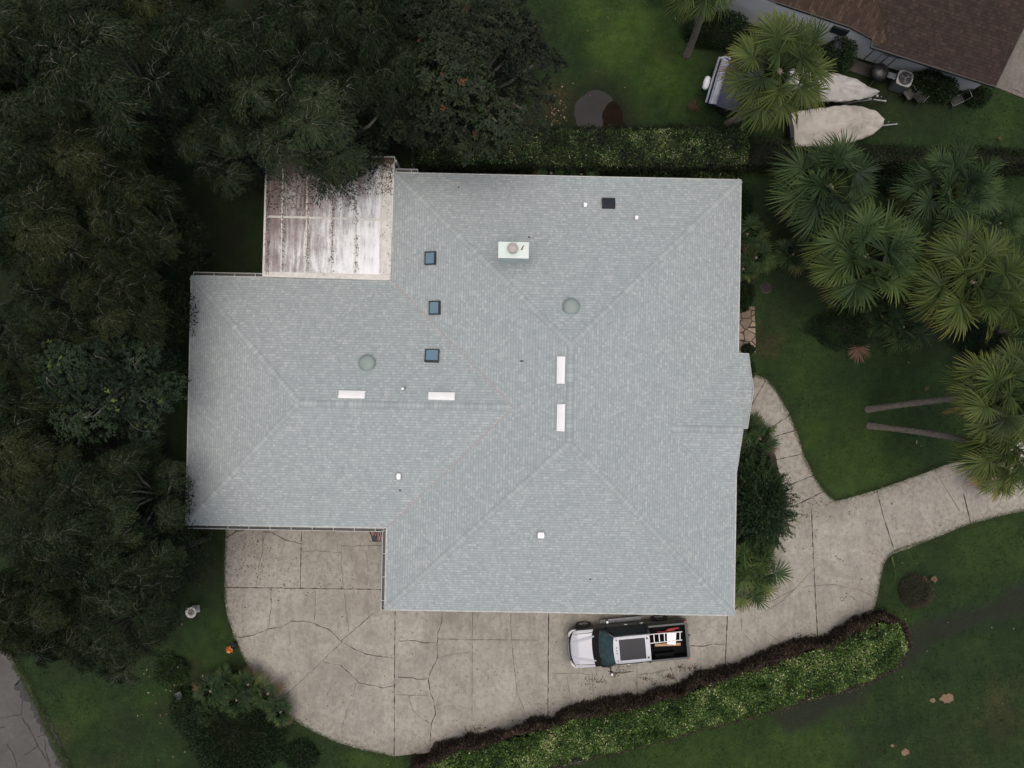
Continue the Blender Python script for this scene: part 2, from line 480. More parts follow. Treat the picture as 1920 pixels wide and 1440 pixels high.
cb = t.ramp(t.math('ADD', t.math('MULTIPLY', n2, .6), t.math('MULTIPLY', n3, .4)), [(.3, (.004, .005, .003)), (.5, (.009, .009, .006)), (.7, (.018, .014, .009))])
cm = t.ramp(n2, [(.3, (.013, .015, .011)), (.7, (.022, .0235, .018))])
def soft(a, w=.5): return t.math('MULTIPLY', t.attr(a), t.rmp(t.math('ADD', t.math('MULTIPLY', n2, .6), t.math('MULTIPLY', t.attr(a), .5)), .35, .6), clamp=True)
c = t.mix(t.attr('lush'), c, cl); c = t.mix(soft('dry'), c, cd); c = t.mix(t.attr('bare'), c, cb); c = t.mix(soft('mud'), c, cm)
t.color(c); t.set(Roughness=.9); t.p.inputs['Specular IOR Level'].default_value = .15
t.bump(t.math('ADD', n2, t.math('MULTIPLY', n3, .6)), .8, .04)
me = np_mesh('lawn', V, F, np.zeros(len(V)), t.m)
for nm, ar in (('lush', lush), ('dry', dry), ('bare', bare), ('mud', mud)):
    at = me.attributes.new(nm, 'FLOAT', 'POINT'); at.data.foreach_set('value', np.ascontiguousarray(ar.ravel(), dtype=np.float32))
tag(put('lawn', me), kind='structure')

# concrete
def concrete_mat(name, cA, cB, cC):
    t = NT(name); o = t.obj()
    n1 = t.noise(o, .22, 5, .6, .6); n2 = t.noise(o, 1.3, 6, .7, .4); n3 = t.noise(o, 22, 5, .75); n5 = t.noise(o, 4.5, 6, .75, .3); n6 = t.noise(t.scale(o, (1, .3, 1), (0, 0, .5)), 30, 4, .7); n4 = t.noise(t.scale(o, (1, .25, 1)), 2.3, 5, .7, 1.5)
    f = t.math('ADD', t.math('MULTIPLY', n1, .55), t.math('MULTIPLY', n2, .45))
    c = t.ramp(f, [(.38, cC), (.5, cB), (.6, cA)])
    c = t.mix(t.math('MULTIPLY', t.rmp(n3, .38, .68), .34), c, tuple(v * .5 for v in cB))
    c = t.mix(t.math('MULTIPLY', t.rmp(n5, .46, .62), .6), c, tuple(v * .58 for v in cB))
    c = t.mix(t.math('MULTIPLY', t.rmp(n6, .55, .72), .3), c, tuple(v * 1.25 for v in cA))
    c = t.mix(t.math('MULTIPLY', t.rmp(n4, .5, .66), .3), c, tuple(v * .5 for v in cC))
    # pale speckle and dark spots
    vo = t.n('ShaderNodeTexVoronoi'); t.l(o, vo.inputs['Vector']); vo.inputs['Scale'].default_value = 1.7
    sp = t.math('MULTIPLY', t.math('LESS_THAN', vo.outputs['Distance'], .045), t.math('GREATER_THAN', n2, .52))
    c = t.mix(t.math('MULTIPLY', sp, .5), c, tuple(v * .3 for v in cC))
    e = t.attr('tint')
    c = t.mix(t.math('MULTIPLY', t.math('MULTIPLY', e, .85), t.rmp(t.math('ADD', n2, n5), .85, 1.15)), c, tuple(v * .68 for v in (cC[0], cC[1] * .93, cC[2] * .85)))
    t.color(c); t.set(Roughness=.9); t.bump(t.math('ADD', n3, t.math('MULTIPLY', n2, .5)), .25, .01)
    return t.m
MT['concrete'] = concrete_mat('old driveway concrete', (.350, .337, .288), (.287, .275, .233), (.205, .193, .162))
MT['concrete_n'] = concrete_mat('neighbour driveway concrete', (.23, .21, .185), (.18, .166, .145), (.13, .12, .105))
def slab(name, poly, m, z=.02, stepc=.5, edge_w=1.3):
    """sheet over poly with a 'tint' value rising towards its dirty outer edge"""
    P = np.array(poly)
    x0, y0 = P.min(0); x1, y1 = P.max(0)
    import bmesh
    bm = bmesh.new()
    ring = [bm.verts.new((p[0], p[1], z)) for p in poly]
    bm.faces.new(ring)
    for ax, a0, a1 in ((0, x0, x1), (1, y0, y1)):
        k = a0 + stepc
        while k < a1:
            co = [0, 0, 0]; co[ax] = k; no = [0, 0, 0]; no[ax] = 1
            bmesh.ops.bisect_plane(bm, geom=bm.verts[:] + bm.edges[:] + bm.faces[:], plane_co=co, plane_no=no)
            k += stepc
    bm.normal_update()
    if sum(f.normal.z for f in bm.faces) < 0: bmesh.ops.reverse_faces(bm, faces=bm.faces[:])
    be = [e for e in bm.edges if e.is_boundary]
    ex = bmesh.ops.extrude_edge_only(bm, edges=be)
    for v in ex['geom']:
        if isinstance(v, bmesh.types.BMVert): v.co.z = -.12
    me = bpy.data.meshes.new(name); bm.to_mesh(me); bm.free()
    n = len(me.vertices); co = np.empty(n * 3); me.vertices.foreach_get('co', co); co = co.reshape(-1, 3)
    d = seg_dist(co[:, 0], co[:, 1], list(map(tuple, P[::4])) if len(P) > 400 else poly, True)
    tt = np.clip(1 - d / edge_w, 0, 1) ** 1.5
    a = me.attributes.new('tint', 'FLOAT', 'POINT'); a.data.foreach_set('value', tt.astype(np.float32))
    me.materials.append(m)
    return tag(put(name, me), kind='structure')
slab('driveway', jitter(drive, .035, .15, 4), MT['concrete'])
nd = [U2(p) for p in [(2060, -60), (1925, 30), (1840, 155), (1868, 164), (1925, 186), (2060, 235)]]
slab('neighbour_driveway', nd, MT['concrete_n'])
# road with gutter strip
t = NT('worn asphalt'); o = t.obj()
n1 = t.noise(o, .6, 5); n3 = t.noise(o, 60, 3, .8); n2 = t.noise(o, 4, 5)
f = t.math('ADD', t.math('MULTIPLY', n1, .4), t.math('ADD', t.math('MULTIPLY', n2, .3), t.math('MULTIPLY', n3, .3)))
t.color(t.ramp(f, [(.3, (.048, .046, .042)), (.5, (.073, .071, .066)), (.7, (.108, .105, .098))])); t.set(Roughness=.9); t.bump(n3, .4, .01)
MT['asphalt'] = t.m
slab('road', jitter(road, .05, .2, 8), MT['asphalt'], .012, 2.0)
def ribbon(mb, pts, w, z, jit=0.0, seed=0, tint=.5):
    rg = random.Random(seed)
    pts = [Vector((p[0], p[1], 0)) for p in pts]
    res = []
    for a, b in zip(pts[:-1], pts[1:]):
        L = (b - a).length; k = max(1, int(L / .16)) if jit else 1
        for j in range(k):
            p = a.lerp(b, j / k)
            if jit and (j or res): p = p + Vector((rg.uniform(-jit, jit), rg.uniform(-jit, jit), 0))
            res.append(p)
    res.append(pts[-1])
    vs = []
    for i, p in enumerate(res):
        d = (res[min(i + 1, len(res) - 1)] - res[max(i - 1, 0)]).normalized()
        n = Vector((-d.y, d.x, 0))
        ww = w * (rg.uniform(.25, 1.6) if jit else 1) / 2
        vs += [(p.x + n.x * ww, p.y + n.y * ww, z), (p.x - n.x * ww, p.y - n.y * ww, z)]
    mb.add(vs, [(2 * i + 1, 2 * i + 3, 2 * i + 2, 2 * i) for i in range(len(res) - 1)], tint)
mb = MB(); ribbon(mb, smooth_line([U2(p) for p in [(-60, 1085), (0, 1183), (28, 1248), (45, 1273), (62, 1305), (82, 1348), (104, 1398), (130, 1448)]], 5), .1, .020, .03, 1)
tag(mb.build('road_edge', simple('sandy road edge', (.16, .15, .13), (.05, .05, .04), 7, .9)), kind='structure')
mb = MB(); ribbon(mb, smooth_line([U2(p) for p in [(36, 1278), (48, 1300), (66, 1325), (83, 1355), (100, 1390), (122, 1445)]], 5), .5, .017, .05, 2)
tag(mb.build('road_gutter_stain', simple('dark wet asphalt edge', (.035, .034, .034), (.025, .024, .024), 4, .8)), kind='structure')

# joints and cracks in the slabs, in photo pixels
def o1(l): return [(x / 3, 960 + y / 3) for x, y in l]
def o2(l): return [(640 + x / 3, 960 + y / 3) for x, y in l]
def o3(l): return [(1280 + x / 3, 960 + y / 3) for x, y in l]
joints = [[(741, 1120), (739, 1416)], [(1029, 1130), (1027, 1358)], [(1364, 1145), (1359, 1262)], [(421, 1101), (722, 1105)], [(566, 975), (563, 1101)],
          [(1435, 714), (1400, 775)], [(1481, 778), (1440, 806)], [(1494, 806), (1440, 822)], [(1509, 850), (1455, 862)], [(1526, 891), (1465, 915)],
          [(1545, 921), (1490, 948)], [(1521, 955), (1528, 1110), (1533, 1196)], [(1644, 921), (1655, 965), (1677, 1034)], [(1806, 925), (1820, 982)],
          [(1895, 165), (1935, 185)]]
thin = [[(886, 1140), (885, 1350)], [(1194, 1235), (1194, 1300)], [(820, 1198), (1010, 1200)], [(1750, 878), (1800, 960)]]
cracks = [o1([(1270, 145), (1330, 110), (1400, 95), (1475, 98)]), o1([(1480, 110), (1530, 115), (1600, 155), (1700, 180)]), o1([(1340, 705), (1430, 690), (1510, 655), (1590, 645), (1640, 612), (1740, 615), (1850, 660), (1900, 710), (1925, 735)]),
          o2([(0, 725), (110, 630), (180, 570)]), o2([(15, 735), (80, 775), (140, 800), (220, 812), (290, 820)]), o2([(0, 865), (60, 920), (100, 960), (180, 975), (240, 990), (295, 975)]),
          o2([(565, 540), (565, 620), (545, 680), (538, 760), (543, 820), (500, 900), (492, 950), (500, 1010), (525, 1080), (528, 1140), (505, 1200), (500, 1290)]),
          o2([(320, 928), (400, 932), (440, 940), (485, 938)]), o2([(320, 725), (400, 722), (470, 735), (530, 735)]), o2([(1500, 895), (1560, 905), (1640, 895)]), o2([(1850, 870), (1870, 920), (1890, 960)]), o3([(40, 750), (110, 755), (170, 742), (240, 742)])]
fine = [o1([(1480, 110), (1478, 220), (1455, 300), (1445, 410)]), o1([(1527, 440), (1525, 540), (1510, 650)]), o1([(1775, 440), (1770, 610)]), o1([(1600, 1035), (1780, 870), (1920, 735)]), o1([(1820, 840), (1860, 852), (1925, 862)]), o1([(1700, 225), (1780, 215), (1920, 230)]),
        o2([(85, 960), (60, 1060), (30, 1120), (10, 1195)]), o2([(543, 822), (620, 800), (720, 785)]), o2([(305, 1025), (400, 1030), (490, 1030)]), o2([(380, 1035), (400, 1110), (450, 1160), (505, 1190)]), o2([(540, 1110), (600, 1090), (680, 1092)]),
        o2([(950, 550), (955, 640), (960, 720), (970, 850), (985, 960), (990, 1020), (1020, 1090), (1035, 1130)]), o2([(1170, 905), (1260, 908), (1340, 905), (1400, 915)]), o2([(1410, 900), (1415, 1000), (1430, 1100)]), o2([(1265, 920), (1290, 1050), (1305, 1165)]),
        o2([(1665, 915), (1750, 905), (1850, 880)]), o2([(0, 190), (0, 300), (15, 430), (25, 520), (40, 670)]), o2([(140, 220), (150, 320), (145, 410)]), o2([(0, 190), (120, 190), (235, 185)]),
        o3([(330, 600), (330, 670), (400, 745)]), o3([(460, 670), (540, 720), (560, 750)]), o3([(500, 500), (600, 445), (700, 415), (850, 408), (1000, 440), (1110, 490)]), o3([(640, 40), (720, 0)]), o3([(430, 580), (560, 500), (760, 300)])]
mb = MB()
for i, l in enumerate(joints): ribbon(mb, [U2(p) for p in l], .042, .0245, .006, i)
for i, l in enumerate(cracks): ribbon(mb, [U2(p) for p in l], .034, .0255, .022, 50 + i)
tag(mb.build('driveway_joint', MT['crack']), kind='structure')
mb = MB()
for i, l in enumerate(fine): ribbon(mb, [U2(p) for p in l], .026, .0285, .022, 90 + i)
for i, l in enumerate(thin): ribbon(mb, [U2(p) for p in l], .03, .0285, .004, 120 + i)
tag(mb.build('driveway_crack', MT['crack_thin']), kind='structure')
rc = [[(0, 1345), (16, 1343), (41, 1339), (42, 1320), (44, 1300)], [(41, 1343), (52, 1360), (62, 1378), (72, 1400), (86, 1420), (95, 1445)], [(10, 1362), (0, 1365)], [(40, 1420), (66, 1402), (72, 1398)], [(66, 1340), (77, 1358), (80, 1366)], [(70, 1382), (90, 1376)], [(14, 1395), (28, 1420), (34, 1445)], [(84, 1382), (86, 1410), (100, 1445)]]
mb = MB()
for i, l in enumerate(rc): ribbon(mb, [U2(p) for p in l], .045, .022, .03, 200 + i)
tag(mb.build('road_crack', MT['crack']), kind='structure')

# planting bed along the east wall, stone pavers, puddle
bed = jitter([U2(p) for p in [(1300, 770), (1400, 770), (1436, 800), (1452, 850), (1464, 900), (1470, 960), (1458, 1020), (1432, 1060), (1395, 1075), (1300, 1075)]], .08, .2, 6)
mb = MB(); mb.prism(bed, 0, .05); tag(mb.build('planting_bed', MT['dirt']), kind='structure')
t = NT('flagstones'); o = t.obj()
vo = t.n('ShaderNodeTexVoronoi', feature='DISTANCE_TO_EDGE'); t.l(o, vo.inputs['Vector']); vo.inputs['Scale'].default_value = 2.2
vc = t.n('ShaderNodeTexVoronoi'); t.l(o, vc.inputs['Vector']); vc.inputs['Scale'].default_value = 2.2
sp = t.n('ShaderNodeSeparateColor'); t.l(vc.outputs['Color'], sp.inputs[0])
cc = t.ramp(t.math('ADD', t.math('MULTIPLY', sp.outputs[0], .5), t.math('MULTIPLY', t.noise(o, 6, 4), .5)), [(.3, (.12, .09, .065)), (.55, (.2, .16, .115)), (.8, (.27, .22, .165))])
t.color(t.mix(t.math('LESS_THAN', vo.outputs['Distance'], .05), cc, (.03, .024, .018))); t.set(Roughness=.9)
t.bump(t.math('MINIMUM', vo.outputs['Distance'], .12), .8, .1)
mb = MB(); mb.prism(jitter([U2(p) for p in [(1370, 590), (1395, 585), (1403, 573), (1415, 576), (1416, 662), (1370, 668)]], .04, .15, 3), 0, .06)
tag(mb.build('flagstone_patio', t.m), kind='structure')
t = NT('puddle water'); t.color(t.ramp(t.noise(t.obj(), .8, 4), [(.35, (.006, .006, .006)), (.65, (.012, .0118, .0115))])); t.set(Roughness=.12); t.p.inputs['IOR'].default_value = 1.33; t.p.inputs['Specular IOR Level'].default_value = .3
pud = jitter([U2(p) for p in smooth_line([(1074, 215), (1079, 192), (1095, 177), (1118, 169), (1136, 177), (1150, 190), (1160, 210), (1164, 230), (1158, 252), (1100, 252), (1082, 238), (1074, 215)], 4)], .16, .12, 21)
mb = MB(); mb.prism(pud, -.1, .012); tag(mb.build('puddle', t.m), kind='structure')
mb = MB(); mb.prism(jitter([U2(p) for p in smooth_line([(1132, 250), (1128, 222), (1138, 200), (1150, 188), (1160, 200), (1168, 220), (1176, 250), (1132, 250)], 4)], .2, .1, 23), -.1, .017)
tag(mb.build('tree_reflection_patch', simple('dark tree reflection', (.014, .009, .006), (.008, .006, .004), 3, .9, spec=.05)), kind='structure')  # dark tree reflection on the water, added as a matt brown sheet

# ================================================================ MAIN HOUSE
xW, xE, yN, yS, x2, y2N, y2S = -5.5826, 11.23298, 10.44713, -10.61523, -15.21243, 5.25817, -6.68438
ZE, SL = 2.6, .45
hw = (xE - xW) / 2; hr = (y2N - y2S) / 2; xm = (xW + xE) / 2; ym = (y2N + y2S) / 2
ZR = ZE + SL * hw; Z2 = ZE + SL * hr
house = root('house', 'single storey house with a pale grey shingle hip roof and cross wing', 'house')
def roof_face(mb, uvs, pts, ori):
    b = mb.add(pts, [tuple(range(len(pts)))])
    k = math.sqrt(1 + SL * SL)
    f = {'N': lambda p: (p[0], -p[1] * k), 'S': lambda p: (-p[0], p[1] * k), 'E': lambda p: (p[1], -p[0] * k), 'W': lambda p: (-p[1], p[0] * k)}[ori]
    base = {'N': yN, 'S': yS, 'E': xE, 'W': xW}[ori] * k
    for p in pts:
        u, v = f(p); uvs.append((u + 50, v + 100.1))
def build_uv(mb, uvs, name, m, parent):
    o = mb.build(name, m, parent)
    lay = o.data.uv_layers.new(name='UVMap')
    li = 0
    for poly in o.data.polygons:
        for l in poly.loop_indices:
            lay.data[l].uv = uvs[o.data.loops[l].vertex_index]
    return o
# gable geometry on the east side
cyc = U(1392, 806, 4.2).y
hg = 3.62
gN, gS = cyc + hg, cyc - hg
zg = ZE + SL * hg
xG = xE - .20
xF = U(1403, 690, ZE).x
gm = cyc + hg / 2; zm = ZE + SL * hg / 2
mb = MB(); uvs = []
RN = (xm, yN - hw, ZR); RS = (xm, yS + hw, ZR); wR = (x2 + hr, ym, Z2); wE = (xW + hr, ym, Z2)
roof_face(mb, uvs, [(xE, yN, ZE), (xW, yN, ZE), RN], 'N')
roof_face(mb, uvs, [(xE, yS, ZE), (xE, yN, ZE), RN, RS], 'E')
roof_face(mb, uvs, [(xW, yS, ZE), (xE, yS, ZE), RS], 'S')
roof_face(mb, uvs, [(xW, yN, ZE), (xW, y2N, ZE), wE, (xW, y2S, ZE), (xW, yS, ZE), RS, RN], 'W')
roof_face(mb, uvs, [(xW, y2N, ZE), (x2, y2N, ZE), wR, wE], 'N')
roof_face(mb, uvs, [(x2, y2S, ZE), (xW, y2S, ZE), wE, wR], 'S')
roof_face(mb, uvs, [(x2, y2N, ZE), (x2, y2S, ZE), wR], 'W')
# gables: lifted a hair so the surfaces do not coincide
e = .012
roof_face(mb, uvs, [(xE - hg, cyc, zg + e), (xG, cyc, zg + e), (xG, gm, zm + e), (xF, gm, zm + e), (xF, gN, ZE + e), (xE - .03, gN, ZE + e)][::-1], 'N')
roof_face(mb, uvs, [(xE - hg, cyc, zg + e), (xG, cyc, zg + e), (xG, gS, ZE + e), (xE - .03, gS, ZE + e)], 'S')
roof_face(mb, uvs, [(xG - .6, gm, zm + e), (xF, gm, zm + e), (xF, cyc, ZE + e), (xG - .6, cyc, ZE + e)], 'S')
# fix winding so normals face up
for k, f in enumerate(mb.f):
    a, b, c = (Vector(mb.v[f[i]]) for i in (0, 1, 2))
    nrm = Vector((0, 0, 0))
    for i in range(len(f)):
        nrm += Vector(mb.v[f[i]]).cross(Vector(mb.v[f[(i + 1) % len(f)]]))
    if nrm.z < 0: mb.f[k] = f[::-1]
roof = build_uv(mb, uvs, 'roof', MT['shingle'], house)
# soffit + fascia boards under the eaves
mb = MB()
outline = [(xW, yN), (xE, yN), (xE, yS), (xW, yS), (xW, y2S), (x2, y2S), (x2, y2N), (xW, y2N)]
mb.prism([(x, y) for x, y in outline], ZE - .2, ZE - .012)
mb.prism([(xE - .9, gN), (xF, gN), (xF, cyc), (xE - .9, cyc)], ZE - .197, ZE - .008)
mb.build('fascia', MT['soffit'], house)
# thin pale drip edge standing just proud of the fascia
mb = MB()
n = len(outline)
for i in range(n):
    a, b = outline[i], outline[(i + 1) % n]
    mb.bar((a[0], a[1], ZE - .012), (b[0], b[1], ZE - .012), .05, .05)
mb.bar((xF, gN, ZE), (xF, gm, zm + .03), .04, .06); mb.bar((xF, gm, zm + .03), (xF, cyc, ZE), .04, .06)
mb.bar((xG, gm, zm - .02), (xG, cyc, zg - .02), .04, .07); mb.bar((xG, cyc, zg - .02), (xG, gS, ZE - .02), .04, .07)
mb.bar((xF, cyc, ZE), (xE, cyc, ZE), .04, .05); mb.bar((xF, gN, ZE), (xE, gN, ZE), .04, .05)
mb.build('drip_edge', MT['gutter_white'], house)
# gable end walls
mb = MB()
xx = xG - .12
mb.add([(xx, gS + .3, ZE), (xx, gN - .3, ZE), (xx, cyc, zg - .14)], [(0, 1, 2)])
xx = xF - .5
mb.add([(xx, cyc + .2, ZE), (xx, gN - .2, ZE), (xx, gm, zm - .1)], [(0, 1, 2)])
mb.build('gable_wall', MT['stucco'], house)
# walls
OV = .6
def wall(mb, a, b, h=2.42, th=.2):
    mb.bar((a[0], a[1], h / 2), (b[0], b[1], h / 2), th, h)
wl = [(xW + OV, yN - OV), (xE - OV, yN - OV), (xE - OV, yS + OV), (xW + OV, yS + OV), (xW + OV, y2S + OV), (x2 + OV, y2S + OV), (x2 + OV, y2N - OV), (xW + OV, y2N - OV)]
mb = MB()
pp = [(p[0], p[1]) for p in wl]
mb.prism(pp, 0, ZE - .201)
mb.prism([(xE - OV, gN - .25), (xF - .5, gN - .25), (xF - .5, cyc + .25), (xE - OV, cyc + .25)], 0, ZE - .201)
mb.build('wall', MT['stucco'], house)
def window(cx, cy, w, h, zc, ax):
    m = MB()
    d = (w, .08, h) if ax == 'x' else (.08, w, h)
    fr = .06
    for s in (-1, 1):
        if ax == 'x':
            m.box((cx + s * (w / 2), cy, zc), (fr, .1, h + fr)); m.box((cx, cy, zc + s * h / 2), (w - fr, .1, fr))
        else:
            m.box((cx, cy + s * (w / 2), zc), (.1, fr, h + fr)); m.box((cx, cy, zc + s * h / 2), (.1, w - fr, fr))
    f = m.build('window', MT['white_metal'], house)
    m = MB(); m.box((cx, cy, zc), (w - fr, .04, h - fr) if ax == 'x' else (.04, w - fr, h - fr)); m.build('pane', MT['glass_dark'], f)
for x in (-1, 3, 8): window(x, yN - OV + .03, 1.4, 1.1, 1.5, 'x')
for x in (0, 7.5): window(x, yS + OV - .03, 1.6, 1.2, 1.45, 'x')
for y in (7.5, 3.6, -8.2): window(xE - OV + .03, y, 1.4, 1.2, 1.45, 'y')
for y in (3, -4.5): window(x2 + OV - .03, y, 1.4, 1.1, 1.5, 'y')
window(-13, y2N - OV + .03, 1.4, 1.1, 1.5, 'x')
mb = MB(); mb.box((-11, y2S + OV - .03, 1.1), (4.8, .1, 2.1))
for z in (.55, 1.1, 1.65): mb.box((-11, y2S + OV - .085, z), (4.8, .012, .02))
mb.build('garage_door', MT['garage'], house)
d = MB(); d.box((xF - .5 + .03, gm, 1.05), (.1, 1.0, 2.1)); dd = d.build('door', MT['wood_door'], house)
d = MB(); d.tube([(xF - .41, gm + .38, 1.0), (xF - .36, gm + .38, 1.0)], .035, 10); d.build('handle', MT['steel'], dd)

# ridge and hip caps: overlapping bent shingles
crng = random.Random(7)
def caps(p0, p1, drop, w=.155, step=.19, lift=.022, name='ridge_cap'):
    """one line of overlapping bent cap shingles from p0 (low) to p1"""
    p0 = Vector(p0); p1 = Vector(p1); d = p1 - p0; L = d.length; d.normalize()
    pd = Vector((-d.y, d.x, 0)).normalized()
    k = int(L / step)
    mb = MB()
    for i in range(k):
        a = p0 + d * (i * step + .04); b = p0 + d * min((i + 1) * step + .08, L)
        c = a + d * .03
        vs = []; ts = []
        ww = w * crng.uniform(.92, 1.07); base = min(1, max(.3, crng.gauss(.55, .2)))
        for p, h, tt in ((a, lift + .022, .0), (c, lift + .021, base), (b, lift - .006, base)):  # front row tinted dark for the lap shadow
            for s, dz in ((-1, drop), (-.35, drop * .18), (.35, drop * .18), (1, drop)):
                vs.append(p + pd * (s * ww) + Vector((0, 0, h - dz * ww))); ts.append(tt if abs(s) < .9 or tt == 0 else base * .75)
        lo = [v - Vector((0, 0, .03)) for v in vs[:4]]
        n0 = len(mb.v)
        mb.add(vs + lo, [(0, 1, 5, 4), (1, 2, 6, 5), (2, 3, 7, 6), (4, 5, 9, 8), (5, 6, 10, 9), (6, 7, 11, 10), (12, 13, 1, 0), (13, 14, 2, 1), (14, 15, 3, 2)])
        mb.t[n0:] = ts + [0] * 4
    return mb.build(name, MT['cap'], house)
hd = SL / math.sqrt(2)
NWc, NEc, SEc, SWc = (xW, yN, ZE), (xE, yN, ZE), (xE, yS, ZE), (xW, yS, ZE)
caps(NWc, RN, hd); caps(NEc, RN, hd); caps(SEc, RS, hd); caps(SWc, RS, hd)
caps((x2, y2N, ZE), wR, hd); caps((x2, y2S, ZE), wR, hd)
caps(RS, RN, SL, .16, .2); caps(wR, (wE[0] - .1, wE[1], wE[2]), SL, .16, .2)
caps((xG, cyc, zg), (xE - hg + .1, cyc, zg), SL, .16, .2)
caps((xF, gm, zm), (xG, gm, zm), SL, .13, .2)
# valleys
mb = MB()
def valley(a, b, off=.02):
    a = Vector(a); b = Vector(b); d = (b - a).normalized(); n = Vector((-d.y, d.x, 0)).normalized() * .018
    z = Vector((0, 0, off))
    mb.add([a + n + z, b + n + z, b - n + z, a - n + z], [(0, 1, 2, 3)])
valley((xW, y2N, ZE), wE); valley((xW, y2S, ZE), wE)
mb.build('valley_flashing', MT['valley'], house)
# gutters
def gutter(a, b, side):
    a = Vector(a); b = Vector(b); d = (b - a).normalized(); n = Vector(side)
    z = ZE - .045
    W_ = .165
    m = MB()
    m.bar(a + n * (W_ + .02) + Vector((0, 0, z - .02)), b + n * (W_ + .02) + Vector((0, 0, z - .02)), .028, .14)
    m.bar(a + n * .04 + Vector((0, 0, z - .03)), b + n * .04 + Vector((0, 0, z - .03)), .012, .1)
    for p in (a, b): m.box(p + n * (W_ / 2 + .03) + Vector((0, 0, z - .02)), (.02 if abs(d.x) > .5 else W_, .02 if abs(d.y) > .5 else W_, .12))
    L = (b - a).length; k = max(1, int(L / 1.05))
    for i in range(1, k + 1):
        p = a + d * (i * L / (k + .4))
        m.box(p + n * (W_ / 2 + .02) + Vector((0, 0, z + .03)), (.03 if abs(d.x) > .5 else W_, .03 if abs(d.y) > .5 else W_, .02))
    g = m.build('gutter', MT['gutter_white'], house)
    m = MB(); m.bar(a + n * (W_ / 2 + .02) + Vector((0, 0, z - .07)), b + n * (W_ / 2 + .02) + Vector((0, 0, z - .07)), W_, .02)
    m.build('trough', MT['gutter_dirt'], g)
gutter((x2, y2S, 0), (xW - .14, y2S, 0), (0, -1, 0))
gutter((xW, y2S - .12, 0), (xW, yS, 0), (-1, 0, 0))
gutter((x2 + .1, y2N, 0), (-11.75, y2N, 0), (0, 1, 0))
gutter((xW + .1, yN, 0), (xW + 1.15, yN, 0), (0, 1, 0))

# roof height at a plan position (main body and wing)
def roof_z(x, y):
    m = min(x - xW, xE - x, y - yS, yN - y) if (xW <= x <= xE) else -1
    w = min(x - x2, y - y2S, y2N - y) if x < xm else -1
    return ZE + SL * max(m, w if (y2S <= y <= y2N and x > x2) else -1, 0)
def on_roof(px, py, dz=0.0):
    z = 4.0
    for _ in range(12):
        p = U(px, py, z); z = roof_z(p.x, p.y) + dz
    return U(px, py, z)
def roof_dir(x, y):
    """rotation matrix aligning local Z with the roof normal (local X,Y stay near plan axes)"""
    e = .05
    gx = (roof_z(x + e, y) - roof_z(x - e, y)) / (2 * e); gy = (roof_z(x, y + e) - roof_z(x, y - e)) / (2 * e)
    n = Vector((-gx, -gy, 1)).normalized()
    ax = (Vector((1, 0, 0)) - n * n.x).normalized(); ay = n.cross(ax)
    return Matrix((ax, ay, n)).transposed()
# skylights
def skylight(px, py, w, h, m, rz=0.0):
    p = on_roof(px, py, .1)
    M3 = roof_dir(p.x, p.y) @ Matrix.Rotation(rz, 3, 'Z')
    f = MB(); t_ = .05
    for s in (-1, 1):
        f.box(p + M3 @ Vector((s * (w / 2 - t_ / 2), 0, -.02)), (t_, h, .2), M=M3)
        f.box(p + M3 @ Vector((0, s * (h / 2 - t_ / 2), -.022)), (w - 2 * t_, t_, .2), M=M3)
    fo = f.build('skylight', MT['black_frame'], house)
    g = MB(); g.box(p + M3 @ Vector((0, 0, .02)), (w - 2 * t_, h - 2 * t_, .02), M=M3)
    g.build('pane', m, fo)
skylight(807, 484, .56, .62, MT['glass_sky']); skylight(815, 577, .56, .64, MT['glass_sky'])
skylight(810, 667, .66, .62, MT['glass_sky']); skylight(1141, 381, .62, .52, MT['glass_dark'])
# white off-ridge vents
def ridge_vent(px, py, along):
    p = on_roof(px, py, .09); M3 = roof_dir(p.x, p.y)
    m = MB(); L, W_ = 1.2, .37
    d = (W_, L, .1) if along == 'y' else (L, W_, .1)
    m.box(p, d, M=M3)
    d2 = (W_ * .55, L * .96, .05) if along == 'y' else (L * .96, W_ * .55, .05)
    m.box(p + M3 @ Vector((0, 0, .06)), d2, M=M3)
    m.build('ridge_vent', MT['white_metal'], house, bevel=.012)
ridge_vent(1052, 694, 'y'); ridge_vent(1052, 783, 'y'); ridge_vent(660, 740, 'x'); ridge_vent(828, 743, 'x')
# round grey-green attic fans
for px, py in ((1071, 575), (688, 681)):
    p = on_roof(px, py, .12)
    m = MB(); m.lathe(p - Vector((0, 0, .2)), [(.27, 0), (.27, .16), (.37, .17), (.385, .2), (.37, .23), (.3, .27), (.18, .30), (0.001, .31)])
    m.build('attic_fan', MT['vent_green'], house, smooth=True)
# plumbing stacks
for px, py, w, h in ((1097, 385, .15, .2), (1193, 409, .14, .18), (748, 893, .17, .27), (1014, 1003, .27, .27)):
    p = on_roof(px, py, .15)
    m = MB(); m.box(p, (w, h, .3)); m.box(p + Vector((0, 0, .16)), (w * 1.15, h * .5, .03))
    m.build('vent_stack', MT['white_metal'], house, bevel=.02)
p = on_roof(757, 729, .2)
m = MB(); m.cyl(p - Vector((0, 0, .25)), .1, .2, 20, r2=.07); v = m.build('pipe_boot', MT['vent_green'], house)
m = MB(); m.cyl(p - Vector((.03, 0, .1)), .055, .3, 16); m.build('pipe', MT['white_metal'], v)
m = MB()
for px, py, w in ((978, 677, .16), (750, 919, .08), (1107, 1086, .08), (992, 445, .08), (860, 351, .05)):
    p = on_roof(px, py, .02); m.box(p, (w, .05, .05), M=roof_dir(p.x, p.y))
tag(m.build('dropped_twig', MT['black_plastic']), 'small dark twigs and bits lying on the grey shingles', 'debris', kind='stuff')
